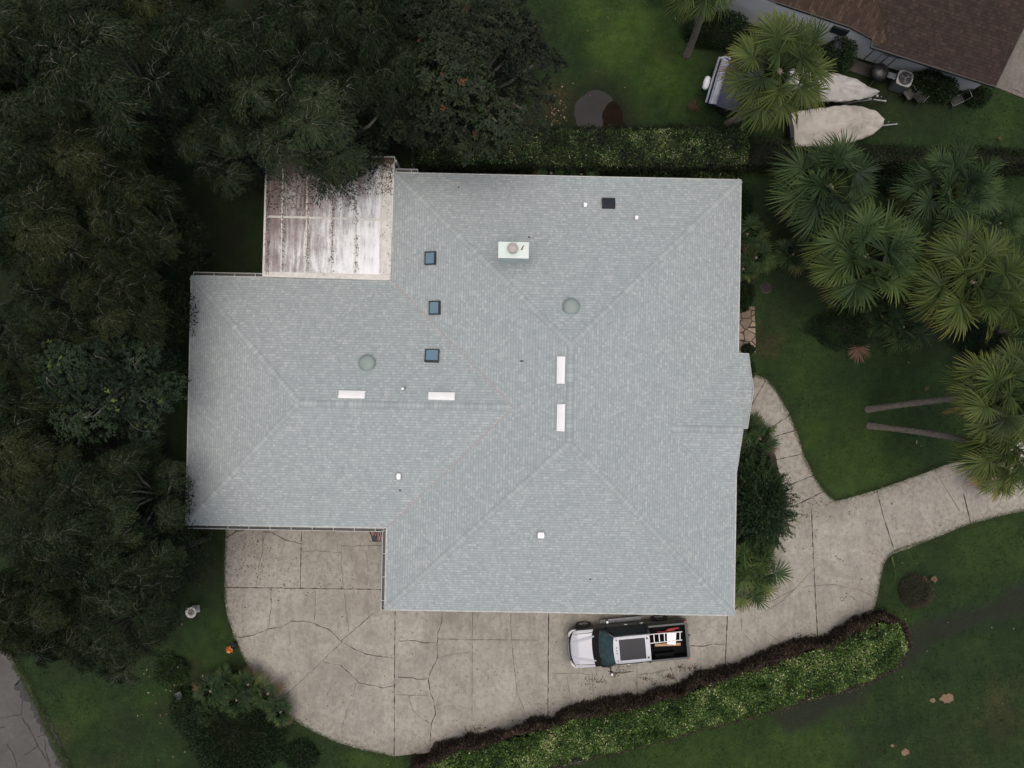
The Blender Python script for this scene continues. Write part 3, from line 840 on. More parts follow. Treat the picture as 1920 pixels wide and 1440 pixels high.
# chimney with sheet metal chase cover
zt = 6.5
a = U(934.5, 453, zt); b = U(991.5, 485, zt)
cx, cy = (a.x + b.x) / 2, (a.y + b.y) / 2; cw, ch = abs(b.x - a.x), abs(a.y - b.y)
m = MB(); m.box((cx, cy, (zt + 3.4) / 2 - .05), (cw - .12, ch - .1, zt - 3.4)); chim = m.build('chimney', MT['mint_side'], house)
m = MB(); m.box((cx, cy, zt - .03), (cw, ch, .1)); m.build('chimney_cap', MT['mint'], chim, bevel=.01)
q = U(961.5, 466, zt + .15)
m = MB(); m.lathe((q.x, q.y, zt), [(.2, 0), (.2, .1), (.16, .11), (.16, .26), (.22, .27), (.225, .31), (.2, .34), (.001, .36)]); m.build('flue_cap', MT['galv'], chim, smooth=True)
q = U(980, 464, zt + .03)
m = MB(); m.prism([(q.x - .08, q.y - .1), (q.x - .02, q.y - .12), (q.x + .03, q.y + .02), (q.x + .09, q.y + .12), (q.x - .02, q.y + .04)], zt + .02, zt + .03)
m.build('rust_mark', MT['rust'], chim)
# cricket behind the chimney
yb = cy - ch / 2 + .05
zb = roof_z(cx, yb); kk = .75
apex_z = zb + .12
ye = yb - (apex_z - zb) / SL
m = MB(); uvs = []
roof_face(m, uvs, [(cx, yb, apex_z), (cx - kk, yb, zb + .02), (cx, ye, apex_z)], 'W')
roof_face(m, uvs, [(cx, yb, apex_z), (cx, ye, apex_z), (cx + kk, yb, zb + .02)], 'E')
build_uv(m, uvs, 'cricket', MT['shingle'], house)
# small cricket caps
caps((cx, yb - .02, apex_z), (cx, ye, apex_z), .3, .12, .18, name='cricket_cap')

# ---- flat patio roof in the north-west corner
t = NT('stained white roof panels'); o = t.obj()
sep = t.n('ShaderNodeSeparateXYZ'); t.l(o, sep.inputs[0])
st = t.noise(t.scale(o, (3.2, .35, 1)), 1.6, 6, .7, .4); n2 = t.noise(o, 1.1, 5, .6); n3 = t.noise(o, 16, 5, .8)
grad = t.math('ADD', t.rmp(sep.outputs[0], -12, -6, .06, .74), t.rmp(sep.outputs[1], 11.2, 5.4, -.22, .3))
f = t.math('ADD', grad, t.math('ADD', t.math('MULTIPLY', t.math('SUBTRACT', st, .5), 1.5), t.math('ADD', t.math('MULTIPLY', t.math('SUBTRACT', n2, .5), .7), t.math('MULTIPLY', t.math('SUBTRACT', n3, .5), .6))), clamp=True)
c = t.ramp(f, [(.0, (.13, .10, .10)), (.2, (.19, .152, .153)), (.36, (.27, .24, .245)), (.54, (.38, .38, .385)), (.72, (.58, .60, .605)), (1, (.70, .72, .73))])
t.color(c); t.set(Roughness=.6); MT['stain'] = t.m
t = NT('grimy white rib'); o = t.obj(); n3 = t.noise(o, 2.5, 5, .7)
t.color(t.ramp(n3, [(.28, (.26, .24, .20)), (.40, (.46, .455, .42)), (.62, (.56, .56, .535))])); t.set(Roughness=.6); MT['rib'] = t.m
ZP = 2.72
c1 = U(499, 291, ZP); c2 = U(740, 295, ZP); c3 = U(732, 526, ZP); c4 = U(492.5, 519, ZP)
pr = root('patio_roof', 'flat stained white panel roof over the patio in the corner of the house', 'patio roof')
P4 = [(c1.x, c1.y - .2), (c2.x, c2.y - .25), (c3.x, c3.y), (c4.x, c4.y)]
m = MB(); m.prism(P4, ZP - .12, ZP); m.build('panel', MT['stain'], pr)
m = MB()
def lx(px, top=True): return U(px, 300 if top else 520, ZP)
for px, pb in ((531, 527), (577, 573), (622.5, 620), (670, 665), (716, 712)):
    m.bar(U(px, 300, ZP + .012), U(pb, 512, ZP + .012), .075, .05)
m.bar(U(501, 406, ZP + .016), U(715, 412, ZP + .016), .1, .06)
m.bar(U(500, 300, ZP + .014), U(494, 517, ZP + .014), .1, .06)
m.build('rib', MT['rib'], pr)
m = MB()
a1, a2, a3, a4 = U(494, 512, ZP + .02), U(733, 518, ZP + .02), U(733, 524, ZP + .02), U(493, 518, ZP + .02)
m.prism([(p.x, p.y) for p in (U(494, 509, ZP), U(733, 516, ZP), U(732, 526, ZP), U(493, 519, ZP))], ZP + .004, ZP + .05)
m.prism([(p.x, p.y) for p in (U(718, 318, ZP), U(736, 322, ZP), U(733, 515, ZP), U(714.5, 515, ZP))], ZP + .006, ZP + .04)
m.build('edge_flashing', MT['rib'], pr, bevel=.01)
m = MB()
m.bar(c1 + Vector((0, .02, -.06)), c2 + Vector((0, .02, -.06)), .05, .14); m.bar(c2 + Vector((0, 0, -.06)), U(740, 322, ZP - .06), .04, .12); m.bar(c1 + Vector((0, 0, -.06)), c4 + Vector((0, 0, -.06)), .04, .13)
m.build('gutter', MT['gutter_white'], pr)
m = MB(); m.prism([(c1.x + .03, c1.y - .02), (c2.x - .03, c2.y - .02), (c2.x - .03, c2.y - .24), (c1.x + .03, c1.y - .19)], ZP - .14, ZP - .1)
m.build('trough', simple('rusty gutter bed', (.07, .04, .035), (.03, .02, .018), 5, .8), pr)
m = MB()
for q in (c1, c2, (c1 + c2) / 2, c1.lerp(c4, .5)):
    m.box((q.x * .995, q.y - .12, (ZP - .13) / 2), (.09, .09, ZP - .13))
m.build('post', MT['white_metal'], pr)
# ================================================================ VEGETATION
def norm(a): return a / (np.linalg.norm(a, axis=-1, keepdims=True) + 1e-9)
UP = np.array([0, 0, 1.0])
def leaf_quads(P, D, S, L, W, T, droop=0.0):
    """diamond leaves: P base, D direction, S side vector"""
    n = len(P)
    L = np.broadcast_to(L, (n,))[:, None]; W = np.broadcast_to(W, (n,))[:, None]
    mid = P + D * L * .45
    tip = P + D * L - UP * (droop * L)
    V = np.stack([P, mid + S * W / 2, tip, mid - S * W / 2], 1).reshape(-1, 3)
    F = np.arange(4 * n).reshape(n, 4)
    return V, F, np.repeat(T, 4)
def cat_(parts):
    V = []; F = []; T = []; b = 0
    for v, f, t_ in parts:
        V.append(v); F.append(f + b); T.append(t_); b += len(v)
    return np.concatenate(V), np.concatenate(F), np.concatenate(T)

def tubes_np(mb, path, r0, r1, n=5, tint=.5):
    k = len(path); mb.tube(path, [r0 + (r1 - r0) * i / (k - 1) for i in range(k)], n, tint=tint)

def make_tree(seed, style, Rr, H):
    """returns (foliage, trunk, twigs) meshes; origin at the ground"""
    g = np.random.default_rng(seed); rg = random.Random(seed)
    tr = MB(); tw = MB()
    th = H * .42
    lean = np.array([g.normal(0, .3), g.normal(0, .3)])
    tr.tube([(0, 0, -.1), (lean[0] * .3, lean[1] * .3, th * .5), (lean[0], lean[1], th)], [.34, .26, .22], 10)
    parts = []
    # limb clusters
    C = []
    nc = 13 if style == 'feather' else 17
    for i in range(nc):
        if i == 0: r, az = 0, 0
        else:
            r = Rr * (.34 if i < 5 else .70) * g.uniform(.8, 1.18); az = i * 2.4 + g.normal(0, .25)
        z = H - (r / Rr) ** 2 * H * .26 - abs(g.normal(0, .8)) - (.0 if i else .1)
        C.append((r * math.cos(az) + lean[0], r * math.sin(az) + lean[1], z))
    for (cx_, cy_, cz_) in C:
        b = np.array([cx_, cy_, cz_ - .7]); a = np.array([lean[0], lean[1], th * g.uniform(.75, 1)])
        m_ = (a + b) / 2 + np.array([g.normal(0, .3), g.normal(0, .3), .5])
        tw.tube([a, m_, b], [.13, .09, .045], 6)
    for ci, (cx_, cy_, cz_) in enumerate(C):
        Rc = Rr * g.uniform(.30, .43)
        ctint = g.normal(.47, .17)
        if style == 'feather':
            ns = 15
            a0 = g.uniform(0, 6.28)
            for j in range(ns):
                phi = a0 + j * 2 * PI / ns + g.normal(0, .18)
                Ls = Rc * g.uniform(.75, 1.2); dr = g.uniform(.25, .7); rise = g.uniform(.0, .35)
                base = np.array([cx_, cy_, cz_ + g.normal(0, .12)])
                curve = g.normal(0, .25)
                def path(t_):
                    an = phi + curve * t_
                    x = base[0] + np.cos(an) * Ls * t_; y = base[1] + np.sin(an) * Ls * t_
                    z = base[2] + rise * np.sin(np.minimum(t_ * 2.2, PI)) * .6 - dr * Ls * t_ ** 2 * .8
                    return np.stack([x, y, z + 0 * t_], -1)
                n = 300
                tt = g.uniform(.04, 1, n) ** .8
                c0 = path(tt); d0 = norm(path(tt + .02) - c0)
                side = norm(np.cross(d0, UP))
                lat = g.normal(0, 1, n) * (.06 + .17 * tt) * Rc * .62
                P = c0 + side * lat[:, None]; P[:, 2] += g.normal(0, .10, n) - np.abs(lat) * .35
                D = norm(d0 + side * (np.sign(lat) * g.uniform(.3, .9, n))[:, None] + g.normal(0, .22, (n, 3)) + np.array([0, 0, -.25]))
                S = norm(np.cross(D, norm(UP + g.normal(0, .5, (n, 3)))))
                T = np.clip(ctint + g.normal(0, .19, n) + .12 * (tt - .5) + g.normal(0, .05), 0, 1)
                parts.append(leaf_quads(P, D, S, g.uniform(.11, .23, n), g.uniform(.028, .048, n), T, .15))
                if g.random() < .42:
                    tq = np.linspace(.05, g.uniform(.6, .95), 6); pts = path(tq); pts[:, 2] += .07
                    pts[1:-1, :2] += g.normal(0, .04, (4, 2)); pts[0] = (cx_, cy_, cz_ - .7)
                    tw.tube([tuple(p) for p in pts], [.016, .014, .012, .01, .008, .005], 4, cap=False)
                    for q in range(2):
                        k = g.integers(1, 5); p = pts[k]; a_ = phi + g.choice([-1, 1]) * g.uniform(.4, .9); l_ = g.uniform(.2, .5)
                        tw.tube([tuple(p), (p[0] + math.cos(a_) * l_ * .5, p[1] + math.sin(a_) * l_ * .5, p[2] + .02), (p[0] + math.cos(a_) * l_, p[1] + math.sin(a_) * l_, p[2] - .08)], [.009, .007, .004], 3, cap=False)
        else:
            nr = 150
            fx = g.normal(0, 1, (nr, 3)); fx = norm(fx); fx[:, 2] = np.abs(fx[:, 2]) * .9 + .02
            rad = Rc * (.92 + .25 * (vnoise(fx[:, 0] * 3 + ci * 7, fx[:, 1] * 3, 3) - .5) * 2)[:, None] * g.uniform(.7, 1.05, (nr, 1))
            P0 = np.array([cx_, cy_, cz_ - .75]) + fx * rad * np.array([1, 1, .62])
            nl = 9
            P = np.repeat(P0, nl, 0); N0 = norm(np.repeat(fx, nl, 0) + np.array([0, 0, .7]))
            n = len(P)
            az = np.tile(np.arange(nl) * 2 * PI / nl, nr) + np.repeat(g.uniform(0, 6, nr), nl) + g.normal(0, .25, n)
            e1 = norm(np.cross(N0, np.array([1, .2, .1]))); e2 = np.cross(N0, e1)
            D = norm(e1 * np.cos(az)[:, None] + e2 * np.sin(az)[:, None] + N0 * g.uniform(.1, .7, n)[:, None])
            S = norm(np.cross(D, N0))
            P = P + g.normal(0, .05, (n, 3))
            T = np.clip(ctint + np.repeat(g.normal(0, .12, nr), nl) + g.normal(0, .08, n), 0, .70)
            if style == 'magnolia': T = np.where(np.repeat(g.random(nr) < .005, nl), 1.0, T)
            if style == 'laurel': T = np.where(np.repeat(g.random(nr) < .02, nl), .98, T)
            Lf = {'magnolia': .21, 'laurel': .17}[style]
            parts.append(leaf_quads(P, D, S, g.uniform(.7, 1.15, n) * Lf, g.uniform(.38, .5, n) * Lf, T, .12))
            if g.random() < .35:
                for q in range(2):
                    a_ = g.uniform(0, 6.28); l_ = Rc * g.uniform(.4, .9); p = np.array([cx_, cy_, cz_ - .75 + Rc * .6])
                    pts = [p + np.array([math.cos(a_ + k * .12) * l_ * k / 4, math.sin(a_ + k * .12) * l_ * k / 4, .12 - .5 * (l_ * k / 4) ** 2 / Rc]) for k in range(5)]
                    tw.tube([tuple(v) for v in pts], [.014, .012, .01, .008, .005], 4, cap=False)
    # sparse inner foliage so gaps look into depth
    n = 3500
    rr_ = Rr * .68 * np.sqrt(g.random(n)); az = g.uniform(0, 6.28, n)
    P = np.stack([rr_ * np.cos(az) + lean[0], rr_ * np.sin(az) + lean[1], H * .50 - (rr_ / Rr) ** 2 * H * .15 + g.normal(0, H * .07, n)], 1)
    D = norm(g.normal(0, 1, (n, 3)) * np.array([1, 1, .4])); S = norm(np.cross(D, UP + g.normal(0, .3, (n, 3))))
    parts.append(leaf_quads(P, D, S, g.uniform(.2, .34, n), g.uniform(.07, .12, n), np.clip(g.normal(.35, .1, n), 0, .9), .1))
    V, F, T = cat_(parts)
    fm = np_mesh('crown', V, F, T, MT['leaf_' + style])
    return fm, tr.mesh('trunk', MT['trunk'], True), tw.mesh('twigs', MT['twig'], True)

MT['leaf_feather'] = leaf_mat('feathery dark leaves', [(0, (.0052, .008, .0055)), (.35, (.0135, .0215, .0115)), (.65, (.028, .043, .021)), (.95, (.052, .073, .033))], .75, .1)
MT['leaf_feather2'] = leaf_mat('olive feathery leaves', [(0, (.005, .0075, .004)), (.35, (.013, .019, .0085)), (.65, (.028, .037, .015)), (.95, (.058, .068, .026))], .75, .1)
MT['leaf_magnolia'] = leaf_mat('glossy evergreen leaves', [(0, (.007, .010, .007)), (.4, (.014, .020, .012)), (.7, (.024, .035, .017)), (.93, (.034, .048, .022)), (.985, (.16, .05, .025))], .65, .12)
MT['leaf_laurel'] = leaf_mat('blue green clumped leaves', [(0, (.007, .013, .008)), (.4, (.015, .026, .015)), (.7, (.026, .042, .022)), (.93, (.038, .06, .026)), (.98, (.09, .13, .03))], .7, .12)
protos = {}
for k, (sd_, st_) in {'f1': (1, 'feather'), 'f2': (2, 'feather'), 'f3': (3, 'feather'), 'm1': (5, 'magnolia'), 'l1': (6, 'laurel')}.items():
    protos[k] = make_tree(sd_, st_, 4.2, 11.0)
olive = {}
for k in ('f1', 'f3'):
    me = protos[k][0].copy(); me.materials.clear(); me.materials.append(MT['leaf_feather2']); olive[k] = (me,) + protos[k][1:]
def tree(px, py, rpx, kind, label, name='shade_tree', H=11.0, rot=0.0, group=None, zc=.86, cat='tree'):
    pr_ = olive[kind[1:]] if kind[0] == 'o' else protos[kind]
    z = H * zc
    c = U(px, py, z)
    s = rpx / (FPX / (CAM_H - z)) / 4.75
    r_ = root(name, label, cat, (c.x, c.y, -.03), rot, group)
    for nm, me in zip(('crown', 'trunk', 'branches'), pr_):
        put(nm, me, r_, scale=(s, s, H / 11.0))
    return r_
G1 = 'shade trees along the west and north sides'
TREES = [
 (285, 10, 125, 'of3', 9.5, 2.2, 'olive tinged feathery tree at the top edge right of the big grey green one'),
 (545, 40, 120, 'f1', 10.0, 5.5, 'feathery tree at the top edge straight above the patio roof'),
 (770, 20, 90, 'm1', 8.0, 1.1, 'low evergreen at the top edge behind the glossy evergreen'),
 (60, 745, 90, 'of1', 7.5, 3.0, 'small olive tree peeping out left of the clumped broadleaf tree'),
 (150, 300, 120, 'of3', 8.5, 1.1, 'dim olive tree in the gap below the big grey green tree'),
 (185, 130, 175, 'f1', 11.5, 0.3, 'large feathery grey green tree, second from the upper left corner of the photo'),
 (395, 95, 150, 'f2', 11.0, 1.2, 'dark feathery tree at the top edge between two larger paler crowns'),
 (588, 225, 172, 'f3', 9.0, 2.1, 'feathery tree whose branches hang over the stained patio roof'),
 (690, 50, 130, 'f2', 11.5, 4.0, 'feathery tree at the top edge beside the glossy evergreen'),
 (890, 90, 185, 'm1', 10.0, 0.0, 'glossy dark evergreen beside the lush lawn with a few reddish leaves'),
 (765, 175, 95, 'm1', 8.5, 2.4, 'smaller glossy evergreen touching the west end of the rear hedge'),
 (20, 60, 140, 'f3', 10.0, 5.2, 'very dark feathery tree cut by the upper left corner of the photo'),
 (20, 290, 140, 'f2', 8.5, 3.2, 'low dark feathery tree on the left edge below the corner tree'),
 (400, 245, 110, 'f1', 8.0, 5.0, 'low dark feathery tree in the shaded gap left of the patio roof'),
 (243, 405, 122, 'of1', 10.0, 2.5, 'olive feathery tree reaching east towards the dark gap above the west wing'),
 (90, 440, 140, 'of3', 9.5, 0.8, 'olive feathery tree on the left edge level with the patio roof'),
 (205, 560, 124, 'of1', 9.5, 4.1, 'olive feathery tree level with the north corner of the west wing'),
 (40, 610, 110, 'f1', 8.5, 1.7, 'small dark feathery tree above the blue green clumped tree on the left edge'),
 (176, 725, 150, 'l1', 9.0, 0.5, 'clumped blue green broadleaf tree midway along the west wing'),
 (40, 860, 130, 'of3', 8.5, 2.9, 'low olive tree on the left edge below the clumped broadleaf tree'),
 (208, 935, 112, 'f3', 8.5, 0.2, 'soft dark tree beside the lower west wall of the house'),
 (110, 1010, 145, 'f2', 10.0, 1.9, 'large dark tree on the left edge below the clumped broadleaf tree'),
 (235, 1080, 125, 'f1', 10.0, 3.6, 'spreading tree whose tip reaches the lawn above the birdbath'),
 (50, 1155, 120, 'of1', 10.5, 5.6, 'feathery tree hanging over the end of the road'),
 (190, 1190, 120, 'f2', 9.0, 0.9, 'feathery tree at the southern end of the row beside the birdbath lawn'),
]
for px, py, r_, kd, H_, ro, lb in TREES:
    tree(px, py, r_, kd, lb, H=H_, rot=ro, group=G1)
# trees just outside the frame that shade and close the grove
for i, (px, py, r_, kd, H_) in enumerate([(-130, 400, 150, 'f1', 10), (-130, 800, 150, 'f2', 10), (-140, 120, 160, 'f3', 11)]):
    tree(px, py, r_, kd, ['dark tree beyond the left edge of the photo beside the olive crowns', 'dark tree beyond the left edge of the photo beside the low olive tree', 'dark tree beyond the upper left edge of the photo'][i], H=H_, rot=i, group=G1)

# ---------------------------------------------------------------- bushes and hedges
def bush_mesh(seed, rx, ry, h, n, L, W, m, lump=.3, up=.5, spike=0.0, tmean=.45, top_only=False):
    g = np.random.default_rng(seed)
    f = norm(g.normal(0, 1, (n, 3))); f[:, 2] = np.abs(f[:, 2])
    az = np.arctan2(f[:, 1], f[:, 0])
    rad = (1 + lump * 2 * (fbm(np.cos(az) * 2 + 9 + f[:, 2] * 2, np.sin(az) * 2 + 5, seed, 3) - .5)) * g.uniform(.35, 1, n) ** .35
    P = f * rad[:, None] * np.array([rx, ry, h])
    D = norm(f * np.array([1, 1, .6]) + g.normal(0, .45, (n, 3)) + UP * up)
    if spike:
        k = g.random(n) < .35
        P[k] += (norm(f * np.array([1, 1, .15])) * g.uniform(0, spike, (n, 1)))[k]
    S = norm(np.cross(D, UP + g.normal(0, .6, (n, 3))))
    T = np.clip(tmean + g.normal(0, .15, n) + .25 * (fbm(P[:, 0] * 3, P[:, 1] * 3, seed + 1) - .5), 0, 1)
    V, F, T = leaf_quads(P, D, S, g.uniform(.7, 1.2, n) * L, g.uniform(.8, 1.2, n) * W, T, .1)
    return np_mesh('foliage', V, F, T, m)
def stems_mesh(seed, rx, ry, h, k=7):
    g = random.Random(seed); m = MB()
    for i in range(k):
        a = i * 6.28 / k + g.random(); rr_ = g.uniform(.3, .75)
        m.tube([(0, 0, -.05), (rx * rr_ * .4 * math.cos(a), ry * rr_ * .4 * math.sin(a), h * .4), (rx * rr_ * math.cos(a), ry * rr_ * math.sin(a), h * .75)], [.035, .025, .012], 5)
    return m.mesh('stems', MT['trunk'])
MT['leaf_hedge'] = leaf_mat('bright hedge leaves', [(0, (.007, .017, .005)), (.32, (.024, .052, .010)), (.56, (.055, .108, .021)), (.78, (.112, .172, .040)), (1, (.38, .38, .20))], .65, .15, big=1.3)
MT['leaf_hedge_dark'] = leaf_mat('dark hedge leaves', [(0, (.006, .011, .005)), (.35, (.016, .030, .010)), (.6, (.036, .066, .018)), (.82, (.075, .11, .03)), (1, (.26, .28, .16))], .65, .15, big=.9)
MT['leaf_dim'] = leaf_mat('dull hedge leaves', [(0, (.005, .007, .004)), (.5, (.013, .018, .009)), (.8, (.024, .033, .014)), (1, (.05, .06, .03))], .7, .1, big=.9)
MT['leaf_vine'] = leaf_mat('dead brown vines', [(0, (.014, .010, .007)), (.4, (.038, .027, .019)), (.75, (.085, .062, .042)), (1, (.05, .08, .022))], .8, .2, big=1)
MT['leaf_bush'] = leaf_mat('dark bush leaves', [(0, (.005, .010, .005)), (.4, (.013, .026, .010)), (.7, (.026, .048, .015)), (1, (.06, .095, .025))], .65, .15, big=1)
MT['leaf_dry'] = leaf_mat('dry greyish bush', [(0, (.018, .018, .010)), (.5, (.048, .047, .027)), (1, (.11, .10, .06))], .8, .2, big=1)
def bush(px, py, rx, ry, h, n, label, L=.12, W=.05, m='leaf_bush', name='bush', seed=1, rot=0, zref=None, group=None, **k):
    z = h * .6 if zref is None else zref
    c = U(px, py, z); ppm = FPX / (CAM_H - z)
    r_ = root(name, label, 'bush', (c.x, c.y, 0), rot, group)
    put('foliage', bush_mesh(seed, rx / ppm, ry / ppm, h, n, L, W, MT[m], **k), r_)
    put('stems', stems_mesh(seed, rx / ppm, ry / ppm, h), r_)
    return r_
def sprigs(r_, seed, rx, ry, h, k, L=.6, m='leaf_bush'):
    """finger-like shoots clothed in short leaves"""
    g = np.random.default_rng(seed); parts = []
    for i in range(k):
        az = g.uniform(-1.9, 1.9) if i % 3 else g.uniform(0, 6.28); f = g.uniform(.55, 1.0); el = g.uniform(0, .6)
        b = np.array([rx * f * math.cos(az), ry * f * math.sin(az), h * (1.05 - f * .5) * g.uniform(.7, 1)])
        d = norm(np.array([math.cos(az + g.normal(0, .3)), math.sin(az + g.normal(0, .3)), math.sin(el) * .5]))
        l_ = L * g.uniform(.5, 1.2); n = 70
        t_ = g.uniform(0, 1, n); P = b + d * (t_ * l_)[:, None] + g.normal(0, .015, (n, 3))
        s1 = norm(np.cross(d, UP)); s2 = np.cross(s1, d); a_ = g.uniform(0, 6.28, n)
        D = norm(d * .9 + s1 * np.cos(a_)[:, None] + s2 * np.sin(a_)[:, None]); S = norm(np.cross(D, UP + g.normal(0, .3, (n, 3))))
        parts.append(leaf_quads(P, D, S, g.uniform(.07, .11, n), .03, np.clip(.35 + .3 * t_ + g.normal(0, .1, n) + g.normal(0, .08), 0, 1)))
    V, F, T = cat_(parts); put('shoots', np_mesh('shoots', V, F, T, MT[m]), r_)
def hedge(name, label, px_poly, h, mtop, mside, dens_top, dens_side, seed, L=.085, W=.04, lum=.16, tmean=.5, core=(.010, .009, .006)):
    g = np.random.default_rng(seed)
    poly = [U2(p, h) for p in px_poly]
    A = np.array(poly); x0, y0 = A.min(0); x1, y1 = A.max(0)
    r_ = root(name, label, 'hedge', (0, 0, 0))
    n = int((x1 - x0) * (y1 - y0) * dens_top)
    x = g.uniform(x0 - .2, x1 + .2, n); y = g.uniform(y0 - .2, y1 + .2, n)
    ins = in_poly(x, y, poly); d = seg_dist(x, y, poly, True) * np.where(ins, 1, -1)
    k = d > -.16 * fbm(x * 1.7, y * 1.7, seed, 3) + .02
    x, y, d = x[k], y[k], d[k]; n = len(x)
    bmp = (fbm(x * 1.6, y * 1.6, seed + 2, 4) - .5)
    z = h + bmp * lum * 2.4 - np.clip(.3 - d, 0, .3) * .5 + g.normal(0, .035, n)
    hole = fbm(x * .8 + 40, y * .8, seed + 8, 3) < .27
    z = np.where(hole, z - .35, z)
    P = np.stack([x, y, z], 1)
    D = norm(g.normal(0, 1, (n, 3)) + UP * .45); S = norm(np.cross(D, UP + g.normal(0, .5, (n, 3))))
    T = np.clip(tmean + g.normal(0, .17, n) + .8 * bmp + .5 * (fbm(x * .45, y * .45, seed + 5, 2) - .5) + (g.random(n) < .06) * .42, 0, 1)
    V, F, T = leaf_quads(P, D, S, g.uniform(.7, 1.3, n) * L, g.uniform(.7, 1.3, n) * W, T, .1)
    put('foliage', np_mesh('foliage', V, F, T, MT[mtop]), r_)
    # sides
    segs = []; m_ = len(poly)
    Ls = [math.dist(poly[i], poly[(i + 1) % m_]) for i in range(m_)]
    n = int(sum(Ls) * h * dens_side)
    wL = np.array(Ls) * (np.array([1.0 if (mside != 'leaf_vine' or (poly[(i + 1) % m_][0] - poly[i][0]) * (1 if poly[0][0] < poly[5][0] else -1) > 0) else .3 for i in range(m_)]))
    ci = g.choice(m_, n, p=wL / wL.sum()); tt = g.random(n)
    a = A[ci]; b = A[(ci + 1) % m_]; q = a + (b - a) * tt[:, None]
    nr = norm(np.stack([(b - a)[:, 1], -(b - a)[:, 0]], 1))
    area = sum(poly[i][0] * poly[(i + 1) % m_][1] - poly[(i + 1) % m_][0] * poly[i][1] for i in range(m_))
    if area < 0: nr = -nr
    zz = g.uniform(0, h, n)
    fr_ = np.where(nr[:, 1] > 0, .72, .2) if mside == 'leaf_vine' else .4
    off = .04 + .06 * fr_ + 1.25 * fr_ * (fbm(q[:, 0] * 1.1, q[:, 1] * 1.1 + zz * .8, seed + 4, 4) - .42) * (1 - .35 * zz / h) + g.normal(0, .06, n)
    P = np.stack([q[:, 0] + nr[:, 0] * off, q[:, 1] + nr[:, 1] * off, zz], 1)
    D = norm(np.stack([nr[:, 0], nr[:, 1], np.full(n, .1)], 1) * .6 + g.normal(0, .7, (n, 3))); S = norm(np.cross(D, g.normal(0, 1, (n, 3))))
    T = np.clip(.38 + g.normal(0, .18, n) + .5 * (fbm(q[:, 0] * 2, zz * 2, seed + 6) - .5), 0, 1)
    V, F, T = leaf_quads(P, D, S, g.uniform(.7, 1.5, n) * L, g.uniform(.6, 1.2, n) * W, T, .1)
    put('skirt', np_mesh('skirt', V, F, T, MT[mside]), r_)
    # woody core
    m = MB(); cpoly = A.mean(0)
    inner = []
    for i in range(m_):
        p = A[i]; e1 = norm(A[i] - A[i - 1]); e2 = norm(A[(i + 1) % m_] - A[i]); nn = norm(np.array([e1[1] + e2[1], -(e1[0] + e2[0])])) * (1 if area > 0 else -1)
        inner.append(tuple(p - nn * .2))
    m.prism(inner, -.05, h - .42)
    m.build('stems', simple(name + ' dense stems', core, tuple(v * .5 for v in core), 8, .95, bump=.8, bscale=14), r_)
    return r_
front_px = [(770, 1452), (860, 1415), (973, 1388), (1073, 1355), (1180, 1335), (1273, 1311), (1380, 1270), (1480, 1240), (1580, 1206), (1653, 1173), (1687, 1174), (1699, 1200), (1700, 1222), (1680, 1252), (1623, 1281), (1513, 1314), (1413, 1342), (1280, 1377), (1173, 1407), (1040, 1437), (940, 1475), (780, 1500)]
front_px = [(960 + (x - 960) * 1.0, y) for x, y in front_px]
hedge('hedge', 'long bright green hedge with brown vines along the front edge of the driveway', front_px, 1.45, 'leaf_hedge', 'leaf_vine', 850, 900, 31, L=.115, W=.045, tmean=.46)
hedge('hedge', 'clipped green hedge with pale flecks between the rear lawn and the house', [(786, 249), (900, 245), (1050, 243), (1200, 240), (1300, 241), (1398, 240), (1404, 270), (1400, 307), (1300, 309), (1150, 308), (1000, 306), (900, 304), (788, 305)], 1.5, 'leaf_hedge_dark', 'leaf_dim', 850, 420, 41, L=.11, W=.045, tmean=.43)
hedge('hedge', 'dull dark hedge between the covered boats and the fan palms', [(1402, 262), (1500, 266), (1600, 274), (1700, 280), (1830, 281), (1990, 284), (2060, 286), (2060, 312), (1920, 310), (1700, 305), (1560, 304), (1404, 308)], 1.3, 'leaf_dim', 'leaf_dim', 900, 400, 43, tmean=.5)
hedge('hedge', 'low green strip of shrubs close behind the north eave of the house', [(1180, 321), (1388, 323), (1389, 337), (1180, 334)], .9, 'leaf_hedge_dark', 'leaf_dim', 900, 350, 44, tmean=.42)

sb = bush(1430, 955, 50, 78, 2.6, 15000, 'large dark green bush with finger like sprigs spilling onto the walkway', L=.2, W=.055, seed=5, spike=.45, up=.1, lump=.35, zref=1.9, tmean=.4)
sprigs(sb, 3, 1.2, 2.0, 2.7, 170, L=.85)
r_ = bush(1726, 1113, 32, 32, 1.0, 7000, 'round dry grey green bush standing alone on the lawn', L=.08, W=.022, m='leaf_dry', seed=6, lump=.12, zref=.6)
bush(425, 1392, 98, 92, 1.6, 24000, 'big dark bush below the palmettos beside the west curve of the driveway', L=.11, W=.05, seed=8, lump=.22, zref=1.4, tmean=.33, m='leaf_bush')
bush(315, 1262, 34, 30, .9, 3500, 'small bright green weedy bush on the lawn left of the big dark bush', L=.1, W=.05, seed=9, m='leaf_bush', tmean=.62)
bush(345, 1335, 34, 42, 1.0, 3500, 'green weedy shrub at the left foot of the big dark bush', L=.1, W=.05, seed=10, m='leaf_bush', tmean=.5)
bush(560, 1420, 34, 28, .7, 3000, 'low dark shrub at the right foot of the big dark bush', L=.1, W=.05, seed=12, m='leaf_bush', tmean=.35)
bush(1758, 152, 52, 24, 1.5, 6000, 'long dark bush against the neighbour wall right of the air conditioner', seed=13, rot=R(-20), zref=1.1, tmean=.42)
bush(1350, 45, 62, 34, 1.7, 6500, 'dark bush against the neighbour wall beside the leaning palm trunk', seed=14, zref=1.2, tmean=.35)
